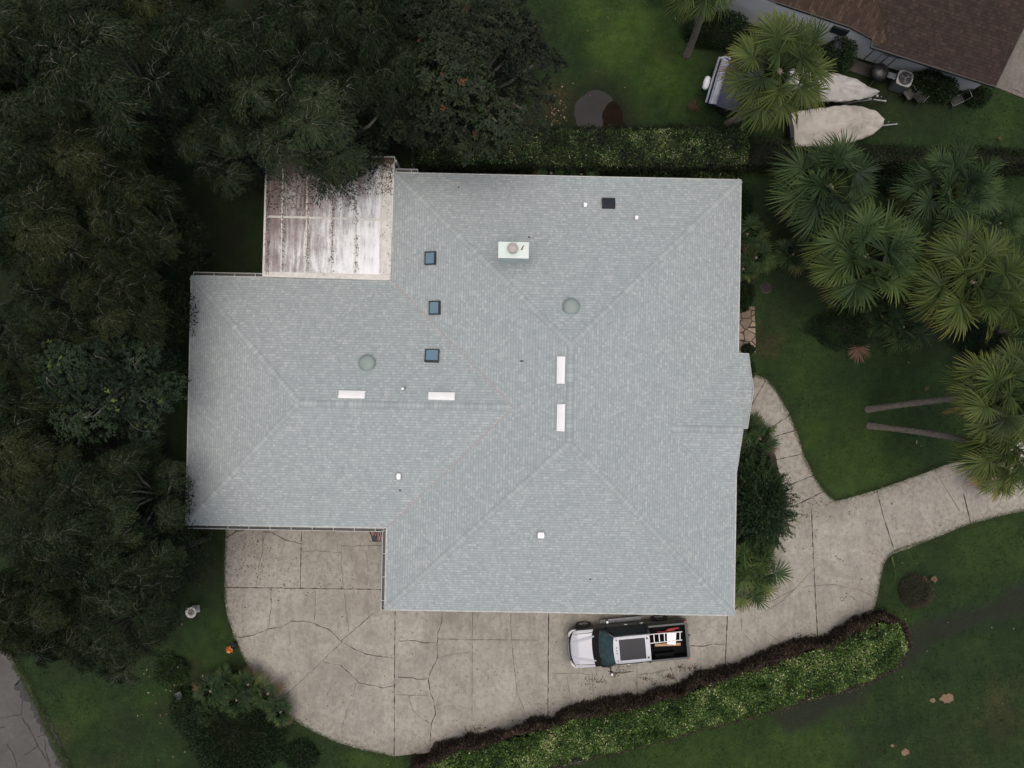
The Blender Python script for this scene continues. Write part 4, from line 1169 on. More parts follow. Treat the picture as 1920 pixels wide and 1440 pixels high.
bush(1575, 100, 34, 40, 1.8, 5000, 'dark bush against the neighbour wall right of the big fan palm', seed=15, zref=1.2, tmean=.42)
bush(1835, 178, 26, 18, .7, 1800, 'low shadowed shrub at the east corner of the neighbour house', seed=16, tmean=.3)
bush(1590, 618, 62, 34, 1.6, 7000, 'dark fine leaved shrub below the fan palm grove', L=.13, W=.03, seed=17, tmean=.38, lump=.35)
bush(1640, 560, 60, 50, 1.6, 6000, 'dark shrub in the shade between the two lower grove palms', seed=18, tmean=.25, L=.14, W=.04)
bush(1400, 545, 18, 34, .8, 2000, 'narrow dark shrub along the east wall above the flagstones', seed=19, tmean=.3)
bush(1404, 655, 12, 10, .5, 700, 'tiny dark shrub at the lower corner of the flagstones', seed=20, tmean=.3)
bush(1410, 690, 10, 16, .4, 900, 'small pale green shrub at the corner of the porch gable', seed=21, tmean=.7)
bush(1400, 385, 14, 40, .9, 1800, 'thin dark shrub at the north east corner of the house', seed=22, tmean=.3)
bush(1412, 860, 34, 40, 1.3, 4000, 'dark shrub between the porch palm and the large sprigged bush', L=.14, W=.04, seed=23, tmean=.3)
bush(1690, 330, 40, 26, 1.2, 3500, 'dark shrub under the hedge between the two upper grove palms', seed=24, tmean=.28)
bush(1850, 640, 50, 34, 1.2, 3500, 'dark shrub between the yellow green palm and the leaning palms', seed=26, tmean=.25)

# ---------------------------------------------------------------- palms
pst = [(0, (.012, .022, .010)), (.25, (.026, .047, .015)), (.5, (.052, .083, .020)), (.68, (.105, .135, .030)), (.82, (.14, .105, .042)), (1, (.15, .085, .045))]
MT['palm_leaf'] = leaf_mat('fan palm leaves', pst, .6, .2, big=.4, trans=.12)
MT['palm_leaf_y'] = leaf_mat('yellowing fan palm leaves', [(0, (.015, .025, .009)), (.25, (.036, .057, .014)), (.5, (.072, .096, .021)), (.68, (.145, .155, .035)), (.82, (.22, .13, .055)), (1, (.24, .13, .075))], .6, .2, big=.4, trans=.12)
MT['palm_leaf_d'] = leaf_mat('dark fan palm leaves', [(0, (.008, .016, .008)), (.25, (.020, .038, .013)), (.5, (.038, .066, .020)), (.68, (.075, .102, .029)), (.82, (.09, .07, .035)), (1, (.15, .10, .07))], .6, .2, big=.4, trans=.12)  # darker green leaf palette
MT['dead_frond'] = leaf_mat('dead brown fronds', [(0, (.025, .015, .010)), (.5, (.062, .038, .024)), (1, (.135, .085, .055))], .8, .2)
def fan(g, Hs, d, n, Lf, tb, nl=30, spread=2.1, droop=.55, W=.062):
    """one costapalmate fan; returns quads (V,F,T)"""
    s = np.cross(n, d)
    th = np.linspace(-spread, spread, nl) + g.normal(0, .04, nl)
    L = Lf * (.72 + .28 * np.cos(th * .62)) * g.uniform(.85, 1.08, nl)
    fold = .18 * np.abs(np.sin(th))                 # blade folds upward along its rib
    base = Hs + d * (np.clip(np.cos(th), 0, 1) * Lf * .18)[:, None]
    dr = norm(d * np.cos(th)[:, None] + s * np.sin(th)[:, None] + n * (.16 + fold)[:, None])
    sd = norm(np.cross(dr, n))
    tw = g.normal(0, .35, nl)[:, None]
    sd = norm(sd + n * tw)
    dp = droop * g.uniform(.6, 1.4, nl)
    cols = [0, .3, .62, .86, 1.0]; wd = [.25, 1.0, .85, .5, .06]
    V = []
    for c_, w_ in zip(cols, wd):
        p = base + dr * (L * c_)[:, None] - UP * (dp * L * max(0, c_ - .25) ** 2)[:, None]
        V.append(p + sd * W * w_ / 2); V.append(p - sd * W * w_ / 2)
    V = np.stack(V, 1)                                # nl,10,3
    T = np.clip(tb + g.normal(0, .05, (nl, 1)) + np.array([-.12, -.12, -.04, -.04, .03, .03, .10, .10, .28, .28]), 0, 1)
    F = []
    for k in range(4): F.append(np.array([2 * k, 2 * k + 1, 2 * k + 3, 2 * k + 2]))
    F = (np.arange(nl)[:, None, None] * 10 + np.stack(F)[None]).reshape(-1, 4)
    return V.reshape(-1, 3), F, T.ravel()
def palm_crown(seed, nf=34, pet=1.15, Lf=1.15, emin=-42, emax=78, nl=30, tb=.3, skirt=8):
    g = np.random.default_rng(seed)
    parts = []; pm = MB(); dead = []
    for i in range(nf + skirt):
        dd = i >= nf
        f = min(i / nf, 1)
        el = R(emax + (emin - emax) * f ** .85 + g.normal(0, 6)) if not dd else R(g.uniform(-75, -50))
        az = i * 2.399 + g.normal(0, .12)
        h = np.array([math.cos(az), math.sin(az), 0])
        L = pet * g.uniform(.8, 1.12) * (1 if not dd else .7)
        d0 = h * math.cos(el) + UP * math.sin(el)
        e2 = el - R(28)
        d1 = h * math.cos(e2) + UP * math.sin(e2)
        p0 = h * .12; p1 = p0 + d0 * L * .5; p2 = p1 + (d0 + d1) / 2 * L * .5
        pm.tube([tuple(p0), tuple(p1), tuple(p2)], [.03, .022, .016], 4, tint=.5)
        brown = .24 if (not dd and f > .5 and g.random() < .14) else 0.0
        e3 = e2 - R(10) - brown * .8
        d = norm(h * math.cos(e3) + UP * math.sin(e3) + np.cross(UP, h) * g.normal(0, .15))
        n = norm(UP - d * d.dot(UP) + h * .02) if abs(d.dot(UP)) < .98 else h
        n = norm(n * 1.0 + np.cross(d, n) * g.normal(0, .42))
        n = norm(n - d * n.dot(d))
        q = fan(g, p2, d, n, Lf * g.uniform(.85, 1.1) * (.85 if dd else 1), (tb - .06 + .32 * f + g.normal(0, .07) + brown) if not dd else .5, nl, droop=.35 + .35 * f)
        (dead if dd else parts).append(q)
    return cat_(parts), (cat_(dead) if dead else None), pm.mesh('petioles', MT['palm_leaf'], True)
PCR = {k: palm_crown(*a) for k, a in {'a': (1, 36, 1.3, 1.0, -45, 80, 32), 'b': (2, 31, 1.15, 1.08, -40, 82, 32), 'c': (3, 40, 1.35, .98, -50, 78, 32), 'd': (9, 34, 1.2, 1.12, -48, 74, 32)}.items()}
_pc = {}
def palm(base_px, crown_px, z, rpx, var, label, mat_='palm_leaf', rot=0.0, group='fan palms', trunk=True, bend=(0, 0), r0=.2):
    c = U(crown_px[0], crown_px[1], z); b = U(base_px[0], base_px[1], 0)
    s = rpx / (FPX / (CAM_H - z)) / 2.35
    r_ = root('palm_tree', label, 'palm tree', (b.x, b.y, 0), 0, group)
    off = c - b
    key = (var, mat_)
    if key not in _pc:
        cr, de, pm = PCR[var]
        _pc[key] = (np_mesh('fronds', *cr, MT[mat_]), np_mesh('dead_fronds', *de, MT['dead_frond']), pm)
    me = _pc[key]
    tl = (.16 * math.sin(rot * 7), .16 * math.cos(rot * 5), rot)
    o = put('fronds', me[0], r_, off, tl, (s, s, s))
    put('dead_fronds', me[1], r_, off - Vector((0, 0, .1)), tl, (s, s, s))
    put('petioles', me[2], r_, off, tl, (s, s, s))
    m = MB(); pts = []; rad = []
    rg = random.Random(int(abs(b.x * 100)))
    N = int(z / .18)
    for k in range(N + 1):
        t_ = k / N
        p = Vector((0, 0, 0)).lerp(off, t_); w = math.sin(PI * t_)
        pts.append((p.x + bend[0] * w, p.y + bend[1] * w, p.z - .1 * (1 - t_)))
        rad.append((r0 * (1.35 - .35 * min(1, t_ * 6)) * (1 - .12 * t_) + (.012 if k % 2 else -.006) + rg.uniform(-.006, .006)) * (1.25 if t_ > .9 else 1))
    m.tube(pts, rad, 14); m.build('trunk', MT['palm_trunk'], r_, True)
    return r_
GP = 'tall fan palms'
palm((1366, 232), (1462, 132), 7.2, 112, 'a', 'tall fan palm over the navy boat beside the neighbour house', rot=.3, group=GP, bend=(.15, -.25), r0=.2, mat_='palm_leaf_y')
palm((1288, 103), (1320, -40), 6.8, 82, 'b', 'fan palm at the top edge with a thin bare leaning trunk', rot=1.0, group=GP, bend=(.25, .1), r0=.17)
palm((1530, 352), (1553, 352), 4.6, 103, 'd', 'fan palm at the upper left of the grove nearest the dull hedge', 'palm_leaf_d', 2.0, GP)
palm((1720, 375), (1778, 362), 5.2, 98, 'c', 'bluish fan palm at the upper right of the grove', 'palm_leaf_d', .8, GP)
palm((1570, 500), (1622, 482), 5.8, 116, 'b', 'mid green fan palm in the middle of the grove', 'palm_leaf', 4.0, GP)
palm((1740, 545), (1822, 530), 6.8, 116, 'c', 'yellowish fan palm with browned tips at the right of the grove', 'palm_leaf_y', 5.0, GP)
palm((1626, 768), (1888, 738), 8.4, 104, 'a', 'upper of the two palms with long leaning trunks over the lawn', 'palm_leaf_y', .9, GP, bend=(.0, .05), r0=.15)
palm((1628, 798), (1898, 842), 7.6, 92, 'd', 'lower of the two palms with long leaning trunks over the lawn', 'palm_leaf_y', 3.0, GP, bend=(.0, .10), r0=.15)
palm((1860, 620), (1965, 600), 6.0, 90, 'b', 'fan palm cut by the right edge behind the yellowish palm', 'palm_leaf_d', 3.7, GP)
# stemless palmettos
_pm = {}
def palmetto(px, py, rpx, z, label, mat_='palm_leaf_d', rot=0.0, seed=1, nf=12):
    c = U(px, py, z); s = rpx / (FPX / (CAM_H - z)) / 1.35
    r_ = root('palmetto', label, 'palmetto', (c.x, c.y, 0), rot, 'low palmettos')
    k = (seed, mat_, nf)
    if k not in _pm:
        cr, de, pm = palm_crown(100 + seed, nf, .65, .8, 5, 80, 24, .3, 0)
        _pm[k] = (np_mesh('fronds', *cr, MT[mat_]), pm)
    put('fronds', _pm[k][0], r_, (0, 0, z * .45), None, (s, s, s)); put('petioles', _pm[k][1], r_, (0, 0, z * .45), None, (s, s, s))
    m = MB(); m.cyl((0, 0, -.05), .1, z * .45 + .1, 10, r2=.07); m.build('stem', MT['palm_trunk'], r_)
    return r_
palmetto(1035, 318, 32, 1.2, 'left of the two palmettos poking out behind the north eave', seed=1)
palmetto(1092, 320, 32, 1.2, 'right of the two palmettos poking out behind the north eave', seed=2, rot=1)
palmetto(1412, 432, 40, 1.8, 'green palmetto by the upper east wall, nearest the roof corner', seed=1, rot=2)
palmetto(1428, 478, 38, 1.6, 'pale green palmetto by the east wall left of the grove', seed=2, rot=.4, mat_='palm_leaf')
palmetto(1402, 500, 30, 1.4, 'small palmetto tucked against the east wall below two others', seed=3, rot=.9)
palmetto(1408, 800, 38, 2.0, 'dark palmetto at the foot of the porch gable', seed=3, rot=1.5)
palmetto(1435, 825, 38, 1.6, 'dark green palmetto spreading over the curved walkway', seed=1, rot=2.7)
palmetto(1400, 858, 34, 1.4, 'shadowed palmetto between the porch and the sprigged bush', seed=2, rot=.2)
palmetto(1412, 1062, 50, 1.9, 'palmetto at the lower foot of the sprigged bush', seed=4, nf=8, rot=3.3, mat_='palm_leaf')
palmetto(1430, 1072, 60, 1.9, 'palmetto whose fans reach furthest over the driveway', seed=5, nf=7, rot=5.3, mat_='palm_leaf')
palmetto(1408, 1098, 56, 1.6, 'lowest palmetto beside the south east roof corner', seed=6, nf=8, rot=.3, mat_='palm_leaf')
for i, (px, py, rp, lb) in enumerate([(390, 1305, 34, 'leftmost palmetto along the top of the big dark bush'), (425, 1290, 34, 'second palmetto from the left on top of the big dark bush'), (462, 1292, 36, 'yellow green palmetto nearest the driveway curve'), (500, 1310, 34, 'palmetto on the driveway side of the big dark bush'), (440, 1322, 36, 'central palmetto sunk in the big dark bush'), (525, 1345, 30, 'lowest palmetto on the driveway side of the big dark bush'), (385, 1345, 28, 'faint palmetto at the left flank of the big dark bush')]):
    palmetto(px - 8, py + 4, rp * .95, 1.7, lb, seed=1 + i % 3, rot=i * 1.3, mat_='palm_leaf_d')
palmetto(1712, 610, 52, 1.8, 'dark palmetto in the shade below the yellowish palm', seed=1, rot=4)
palmetto(1668, 590, 44, 1.6, 'dark palmetto under the middle palm of the grove', seed=2, rot=1.2)
palmetto(1500, 470, 40, 1.8, 'dark palmetto on the left fringe of the grove', seed=3, rot=2.2)
palmetto(1730, 480, 46, 3.0, 'dark palmetto in the gap at the heart of the grove', seed=1, rot=.5)
palmetto(1900, 410, 46, 2.0, 'dark palmetto under the upper right palm of the grove', seed=2, rot=.5)
palmetto(258, 872, 48, 2.2, 'dim palmetto under the trees west of the house', seed=2, rot=4.5)
palmetto(1900, 905, 44, 3.0, 'dry palmetto hanging over the driveway at the right edge', seed=3, rot=.5, mat_='palm_leaf_y')
palmetto(1915, 690, 40, 3.0, 'palmetto at the right edge above the leaning palms', seed=1, rot=.5, mat_='palm_leaf_d')
# ================================================================ PICKUP TRUCK
MT['body'] = simple('car paint with dark side reflection', (.024, .031, .030), (.019, .025, .024), 1, .45, coat=.15)  # truck sides darkened by colour for the trees they reflect
MT['paint_sky'] = simple('car paint with bright sky reflection', (.42, .435, .465), (.39, .405, .435), 1, .4, coat=.2)  # sky reflection on hood and roof put into the paint colour
t = NT('sunroof glass'); t.color((.014, .015, .020)); t.set(Roughness=.5); t.p.inputs['Specular IOR Level'].default_value = .3; MT['sunroof'] = t.m
MT['lamp_clear'] = simple('clear lamp lens', (.6, .6, .58), (.45, .45, .44), 8, .15)
MT['lamp_red'] = simple('red lamp lens', (.4, .02, .02), (.28, .015, .015), 8, .2)
MT['liner'] = simple('black bed liner', (.008, .008, .009), (.004, .004, .005), 6, .9, spec=.1)
MT['chrome'] = simple('chrome', (.6, .6, .6), (.5, .5, .5), 3, .12, metal=1.0)
pf = U(1064, 1205); pb = U(1280, 1185)
tc = (pf + pb) / 2; hd_ = math.atan2(pf.y - pb.y, pf.x - pb.x)
TL = (pf - pb).length
truck = root('pickup_truck', 'silver grey pickup truck parked on the driveway with a ladder in its bed', 'pickup truck', (tc.x, tc.y, .026), hd_)
kx = TL / 5.95
def TX(x): return x * kx
HW = .96
st = [(2.96, .72, .62, .9), (2.9, .84, .5, 1.0), (2.7, .92, .42, 1.08), (2.3, .955, .4, 1.13), (1.7, .96, .4, 1.19), (1.2, .96, .4, 1.22), (-.95, .96, .4, 1.25), (-1.0, .955, .4, 1.35), (-2.85, .955, .42, 1.35), (-2.93, .93, .5, 1.33)]
vs = []; fs = []
prof = lambda w, z0, z1: [(-w * .93, z1), (-w * .985, z1 - .1), (-w, z1 - .3), (-w * .99, z0 + .25), (-w * .93, z0), (w * .93, z0), (w * .99, z0 + .25), (w, z1 - .3), (w * .985, z1 - .1), (w * .93, z1)]
for x, w, z0, z1 in st:
    for y, z in prof(w, z0, z1): vs.append((TX(x), y, z))
for i in range(len(st) - 1):
    for k in range(9):
        a = i * 10 + k
        fs.append((a, a + 1, a + 11, a + 10))
fs.append(tuple(range(10))); fs.append(tuple(90 + k for k in range(10))[::-1])
m = MB(); m.add(vs, fs)
# top rails of the bed + floor deck cover of engine bay and cab base
for s in (-1, 1):
    m.box((TX(-1.93), s * .855, 1.325), (TX(1.86), .09, .07))
m.box((TX(-1.0), 0, 1.1), (.06, 1.72, .5)); m.box((TX(1.3), 0, 1.12), (TX(.9), 1.6, .1)); m.box((TX(.2), 0, 1.05), (TX(2.3), 1.7, .3))
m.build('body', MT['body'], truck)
# bed interior
m = MB()
for s in (-1, 1): m.box((TX(-1.93), s * .80, 1.08), (TX(1.8), .06, .5))
m.box((TX(-1.93), 0, .82), (TX(1.8), 1.56, .05))
for k in range(-6, 7): m.box((TX(-1.93), k * .11, .85), (TX(1.74), .04, .02))
for s in (-1, 1): m.box((TX(-1.75), s * .68, .97), (TX(.95), .18, .28))
m.box((TX(-1.06), 0, 1.08), (.03, 1.56, .48)); m.build('bed_liner', MT['liner'], truck)
m = MB(); m.box((TX(-2.885), 0, 1.07), (.09, 1.80, .52)); m.box((TX(-2.94), 0, 1.33), (.1, 1.7, .03)); tg = m.build('tailgate', MT['body'], truck, bevel=.015)
m = MB(); m.box((TX(-2.95), 0, 1.2), (.02, .25, .08)); m.build('handle', MT['black_plastic'], tg)
# hood: crowned panel with two creases
def hoodp(u, v):
    x = 2.93 - u * 1.23; y = (v - .5) * 2; x -= .20 * abs(y) ** 3 * (1 - u)
    w = .93 - .14 * max(0, (x - 2.4) / .53) ** 2
    z = .93 + .27 * (min(1, (2.95 - x) / .45)) ** .5 + .05 * u * 1.0 - .035
    z += .05 * (1 - y * y) + .05 * math.exp(-((abs(y) - .36 - .30 * u) / .045) ** 2) * min(1, u * 2 + .1)
    z -= .05 * max(0, abs(y) - .9) * 10 * .5
    return (TX(x), y * w, z)
m = MB(); m.grid(hoodp, 24, 80); m.build('hood', MT['paint_sky'], truck, True)
m = MB()
for s in (-1, 1):
    m.tube([(TX(2.86), s * .70, 1.03), (TX(2.5), s * .77, 1.21), (TX(1.75), s * .80, 1.27)], .012, 5)
m.tube([hoodp(.02, v / 14) for v in range(15)], .02, 5)
m.build('hood_seam', MT['black_frame'], truck)
m = MB()
def bump_(u, v):
    y = (v - .5) * 2; x = 2.99 - .17 * abs(y) ** 2.4
    return (TX(x) - .0 * u, y * .93, .78 - u * .3)
m.grid(bump_, 3, 20); m.tube([(bump_(0, v / 20)[0], bump_(0, v / 20)[1], .80) for v in range(21)], .05, 8); m.build('front_bumper', MT['silver'], truck, True)
for s in (-1, 1):
    m = MB()
    m.tube([(TX(2.94), s * .60, .92), (TX(2.88), s * .78, .95), (TX(2.74), s * .90, 1.0), (TX(2.56), s * .935, 1.04)], [.04, .07, .065, .03], 10)
    m.build('headlight', MT['lamp_clear'], truck, True)
    m = MB(); m.box((TX(-2.88), s * .915, 1.1), (.12, .1, .42)); m.build('taillight', MT['lamp_red'], truck, bevel=.02)
m = MB(); m.box((TX(-3.0), 0, .58), (.16, 1.75, .18)); m.build('rear_bumper', MT['body'], truck, bevel=.03)
m = MB(); m.bar((TX(-3.0), 0, .5), (TX(-3.22), 0, .5), .07); m.cyl((TX(-3.2), 0, .53), .035, .1, 10); m.build('tow_hitch', MT['black_plastic'], truck)
# cab
def quad(m, a, b, c, d): m.add([a, b, c, d], [(0, 1, 2, 3)])
zb_, zr_ = 1.24, 1.86
xf0, xf1, xr1, xr0 = TX(1.42), TX(.74), TX(-.92), TX(-.98)
wb, wr = .93, .665
m = MB()
for s in (-1, 1):
    # pillars and roof rails (tubes along the greenhouse edges)
    m.tube([(xf0, s * wb, zb_), (TX(1.1), s * (wb * .6 + wr * .42), 1.6), (xf1 + .02, s * wr, zr_ - .02)], [.05, .05, .045], 8)
    m.tube([(xf1, s * (wr + .01), zr_ - .03), (xr1, s * (wr + .01), zr_ - .03)], .05, 8)
    m.tube([(xr1, s * wr, zr_ - .03), (xr0, s * wb, zb_)], .06, 8)
    m.tube([(TX(-.3), s * (wr + .012), zr_ - .05), (TX(-.3), s * (wb - .005), zb_)], .035, 6)
quad(m, (xr0, wb, zb_), (xr0, -wb, zb_), (xr1, -wr, zr_ - .02), (xr1, wr, zr_ - .02))
m.build('cab_frame', MT['body'], truck, True)
m = MB()
def ws(u, v):
    y = (v - .5) * 2; a = 1 - y * y
    x = (1 - u) * (xf0 + .12 * a) + u * (xf1 + .06 * a)
    return (x, y * ((1 - u) * wb * .96 + u * wr * .96), (1 - u) * (zb_ + .01) + u * (zr_ - .03) + .03 * math.sin(PI * u))
m.grid(ws, 8, 14); m.build('windshield', MT['glass_wind'], truck, True)
m = MB()
MT['cowl'] = simple('matt black cowl', (.01, .01, .01), (.006, .006, .006), 8, .9, spec=.1)
m.grid(lambda u, v: ((lambda y: (xf0 + .32 + .10 * (1 - y * y) - u * .34, y * wb * .97, zb_ + .025 + .012 * u))((v - .5) * 2)), 3, 14)
for s in (-.1, .75):
    m.tube([(xf0 + .05, s * .8, zb_ + .05), (xf0 - .12, s * .8 - .55, zb_ + .15)], .012, 4)
m.build('cowl', MT['cowl'], truck, True)
for s in (-1, 1):
    for a, b in ((TX(1.12), TX(-.26)), (TX(-.34), TX(-.86))):
        m = MB()
        fa = min(a, TX(.66))
        quad(m, (a, s * (wb - .0), zb_ + .02), (b, s * (wb - .0), zb_ + .02), (b, s * (wr + .035), zr_ - .06), (fa, s * (wr + .035), zr_ - .06))
        m.build('side_window', MT['glass_dark'], truck)
m = MB()
m.grid(lambda u, v: ((lambda y: (TX(.80 - 1.76 * u) + .06 * (1 - y * y) * (1 - u) ** 6, y * (.635 - .03 * (1 - u) ** 4), zr_ + .005 + .035 * (1 - y * y) - .02 * abs(y) ** 8))((v - .5) * 2)), 20, 20)
m.tube([(TX(.8 - 1.76 * i / 10), .635, zr_ - .01) for i in range(11)], .03, 8); m.tube([(TX(.8 - 1.76 * i / 10), -.635, zr_ - .01) for i in range(11)], .03, 8)
rf_ = m.build('roof', MT['paint_sky'], truck, True)
m = MB(); m.grid(lambda u, v: (TX(.56 - 1.28 * u), (v - .5) * 1.02, zr_ + .018 + .035 * (1 - ((v - .5) * 1.6) ** 2)), 4, 8)
m.add([(TX(.56), -.51, zr_), (TX(.56), .51, zr_), (TX(-.72), .51, zr_), (TX(-.72), -.51, zr_)], [(0, 1, 2, 3)])
m.bar((TX(-.08), -.5, zr_ + .053), (TX(-.08), .5, zr_ + .053), .012, .004)
o = m.build('sunroof', MT['sunroof'], truck)
for x, y in ((.68, .5), (.68, -.5), (.70, .14), (.70, 0), (.70, -.14)):
    m = MB(); m.box((TX(x), y, zr_ + .045), (.05, .05, .03)); m.build('marker_light', MT['black_plastic'], rf_)
for y in (.47, -.47):
    m = MB(); m.lathe((TX(-.83), y, zr_ + .0), [(.05, 0), (.05, .04), (.03, .055), (.001, .06)], 12); m.build('roof_anchor', MT['black_plastic'], rf_)
# door handles, mirrors, running boards, wheels
for s in (-1, 1):
    for x in (.05, -.75):
        m = MB(); m.tube([(TX(x) + .1, s * .965, 1.08), (TX(x) + .08, s * 1.0, 1.09), (TX(x) - .08, s * 1.0, 1.09), (TX(x) - .1, s * .965, 1.08)], .016, 6); m.build('door_handle', MT['chrome'], truck, True)
    m = MB(); m.tube([(TX(1.08), s * .9, 1.28), (TX(1.0), s * 1.24, 1.3)], .03, 8); m.tube([(TX(1.04), s * .9, 1.2), (TX(.98), s * 1.22, 1.2)], .025, 8)
    mi = m.build('side_mirror', MT['black_plastic'], truck, True)
    m = MB(); m.box((TX(.98), s * 1.29, 1.28), (.15, .13, .34), rz=-s * .3); m.build('mirror_cap', MT['silver'], mi, bevel=.03)
    m = MB(); m.box((TX(.99), s * 1.30, 1.455), (.08, .1, .02)); m.build('mirror_trim', MT['alu'], mi)
    m = MB(); m.bar((TX(1.25), s * 1.05, .46), (TX(-.85), s * 1.05, .46), .16, .05); m.bar((TX(1.25), s * 1.15, .48), (TX(-.85), s * 1.15, .48), .02, .03)
    rb = m.build('running_board', MT['silver'], truck)
    m = MB()
    for k in range(24): m.cyl((TX(1.15) - k * .085, s * 1.05, .485), .012, .006, 6)
    m.build('grip_studs', MT['black_plastic'], rb)
    for x in (2.12, -1.75):
        ro_ = root('wheel', None, None, (TX(x), s * .90, .40)); ro_.parent = truck
        m = MB(); pr_ = [(.24, -.13), (.36, -.135), (.40, -.10), (.405, 0), (.40, .10), (.36, .135), (.24, .13)]
        vs = []; fs = []; n = 40
        for r_, y_ in pr_:
            for k in range(n): vs.append((r_ * math.cos(2 * PI * k / n), y_, r_ * math.sin(2 * PI * k / n)))
        for i in range(len(pr_) - 1):
            for k in range(n): fs.append((i * n + k, i * n + (k + 1) % n, (i + 1) * n + (k + 1) % n, (i + 1) * n + k))
        m.add(vs, fs); m.build('tyre', MT['rubber'], ro_, True)
        m = MB()
        m.tube([(0, s * .02, 0), (0, s * .125, 0)], [.07, .06], 14)
        for k in range(6):
            a = 2 * PI * k / 6
            m.bar((.05 * math.cos(a), s * .1, .05 * math.sin(a)), (.24 * math.cos(a), s * .115, .24 * math.sin(a)), .06, .03)
        vs = []; fs = []
        for r_, y_ in ((.255, .12), (.235, .125), (.225, .06), (.05, .05)):
            for k in range(n): vs.append((r_ * math.cos(2 * PI * k / n), s * y_, r_ * math.sin(2 * PI * k / n)))
        for i in range(2):
            for k in range(n): fs.append((i * n + k, i * n + (k + 1) % n, (i + 1) * n + (k + 1) % n, (i + 1) * n + k))
        m.add(vs, fs); m.build('rim', MT['alu'], ro_)
        m = MB(); m.tube([(0, -.12, 0), (0, .04 * s, 0)], [.235, .235], 24); m.build('hub', MT['black_plastic'], ro_)
        # dark wheel arch lip on the body side
        m = MB(); vs = []; fs = []
        for r_ in (.47, .42, .0):
            for k in range(17):
                a = PI * k / 16; vs.append((TX(x) + r_ * math.cos(a), s * .968, .42 + r_ * math.sin(a)))
        for i in range(2):
            for k in range(16): fs.append((i * 17 + k, i * 17 + k + 1, (i + 1) * 17 + k + 1, (i + 1) * 17 + k))
        m.add(vs, fs); m.build('wheel_arch', MT['black_plastic'], truck)
# things lying in the bed (truck frame -> world)
def TW(x, y, z): return Matrix.Translation(truck.location) @ Matrix.Rotation(hd_, 4, 'Z') @ Vector((x, y, z))
LZ = 1.30
la = U(1211, 1190, LZ); lb_ = U(1279, 1184, LZ + .15); lc = U(1213, 1206.5, LZ); ld = U(1279, 1199.5, LZ + .15)
m = MB()
lad = root('ladder', 'aluminium ladder lying in the truck bed on its near side', 'ladder', (0, 0, 0))
m = MB(); m.bar(la, lb_, .035, .08); m.build('rail', MT['alu'], lad)
m = MB(); m.bar(lc, ld, .035, .08); m.build('rail', MT['alu'], lad)
for k in range(7):
    f = .07 + k * .145
    m = MB(); m.bar(la.lerp(lb_, f), lc.lerp(ld, f), .045, .03); m.build('rung', MT['alu'], lad)
m = MB()
q = [U(1250.5, 1187, LZ + .14), U(1268, 1186, LZ + .2), U(1267, 1209, LZ + .12), U(1251, 1208, LZ + .08)]
m.add(q + [v - Vector((0, 0, .02)) for v in q], [(3, 2, 1, 0), (4, 5, 6, 7), (0, 1, 5, 4), (1, 2, 6, 5), (2, 3, 7, 6), (3, 0, 4, 7)])
tag(m.build('board', MT['board']), 'white rectangular board lying across the ladder in the truck bed', 'board')
m = MB(); m.bar(U(1228, 1209.5, 1.05), U(1276, 1207.5, 1.08), .13, .04)
tag(m.build('wood_plank', MT['lumber']), 'short raw wood plank in the truck bed beside the ladder', 'plank')
m = MB(); m.tube([U(1232, 1185.5, 1.2), U(1246, 1185, 1.22), U(1252, 1181, 1.3), U(1262, 1178.5, 1.33), U(1273, 1177.5, 1.3)], [.03, .035, .06, .045, .035], 8)
m.tube([U(1252, 1183.5, 1.25), U(1266, 1180.5, 1.3)], .03, 8)
tag(m.build('hand_tool', MT['red']), 'long red handled tool lying along the truck bed side above the ladder', 'tool')

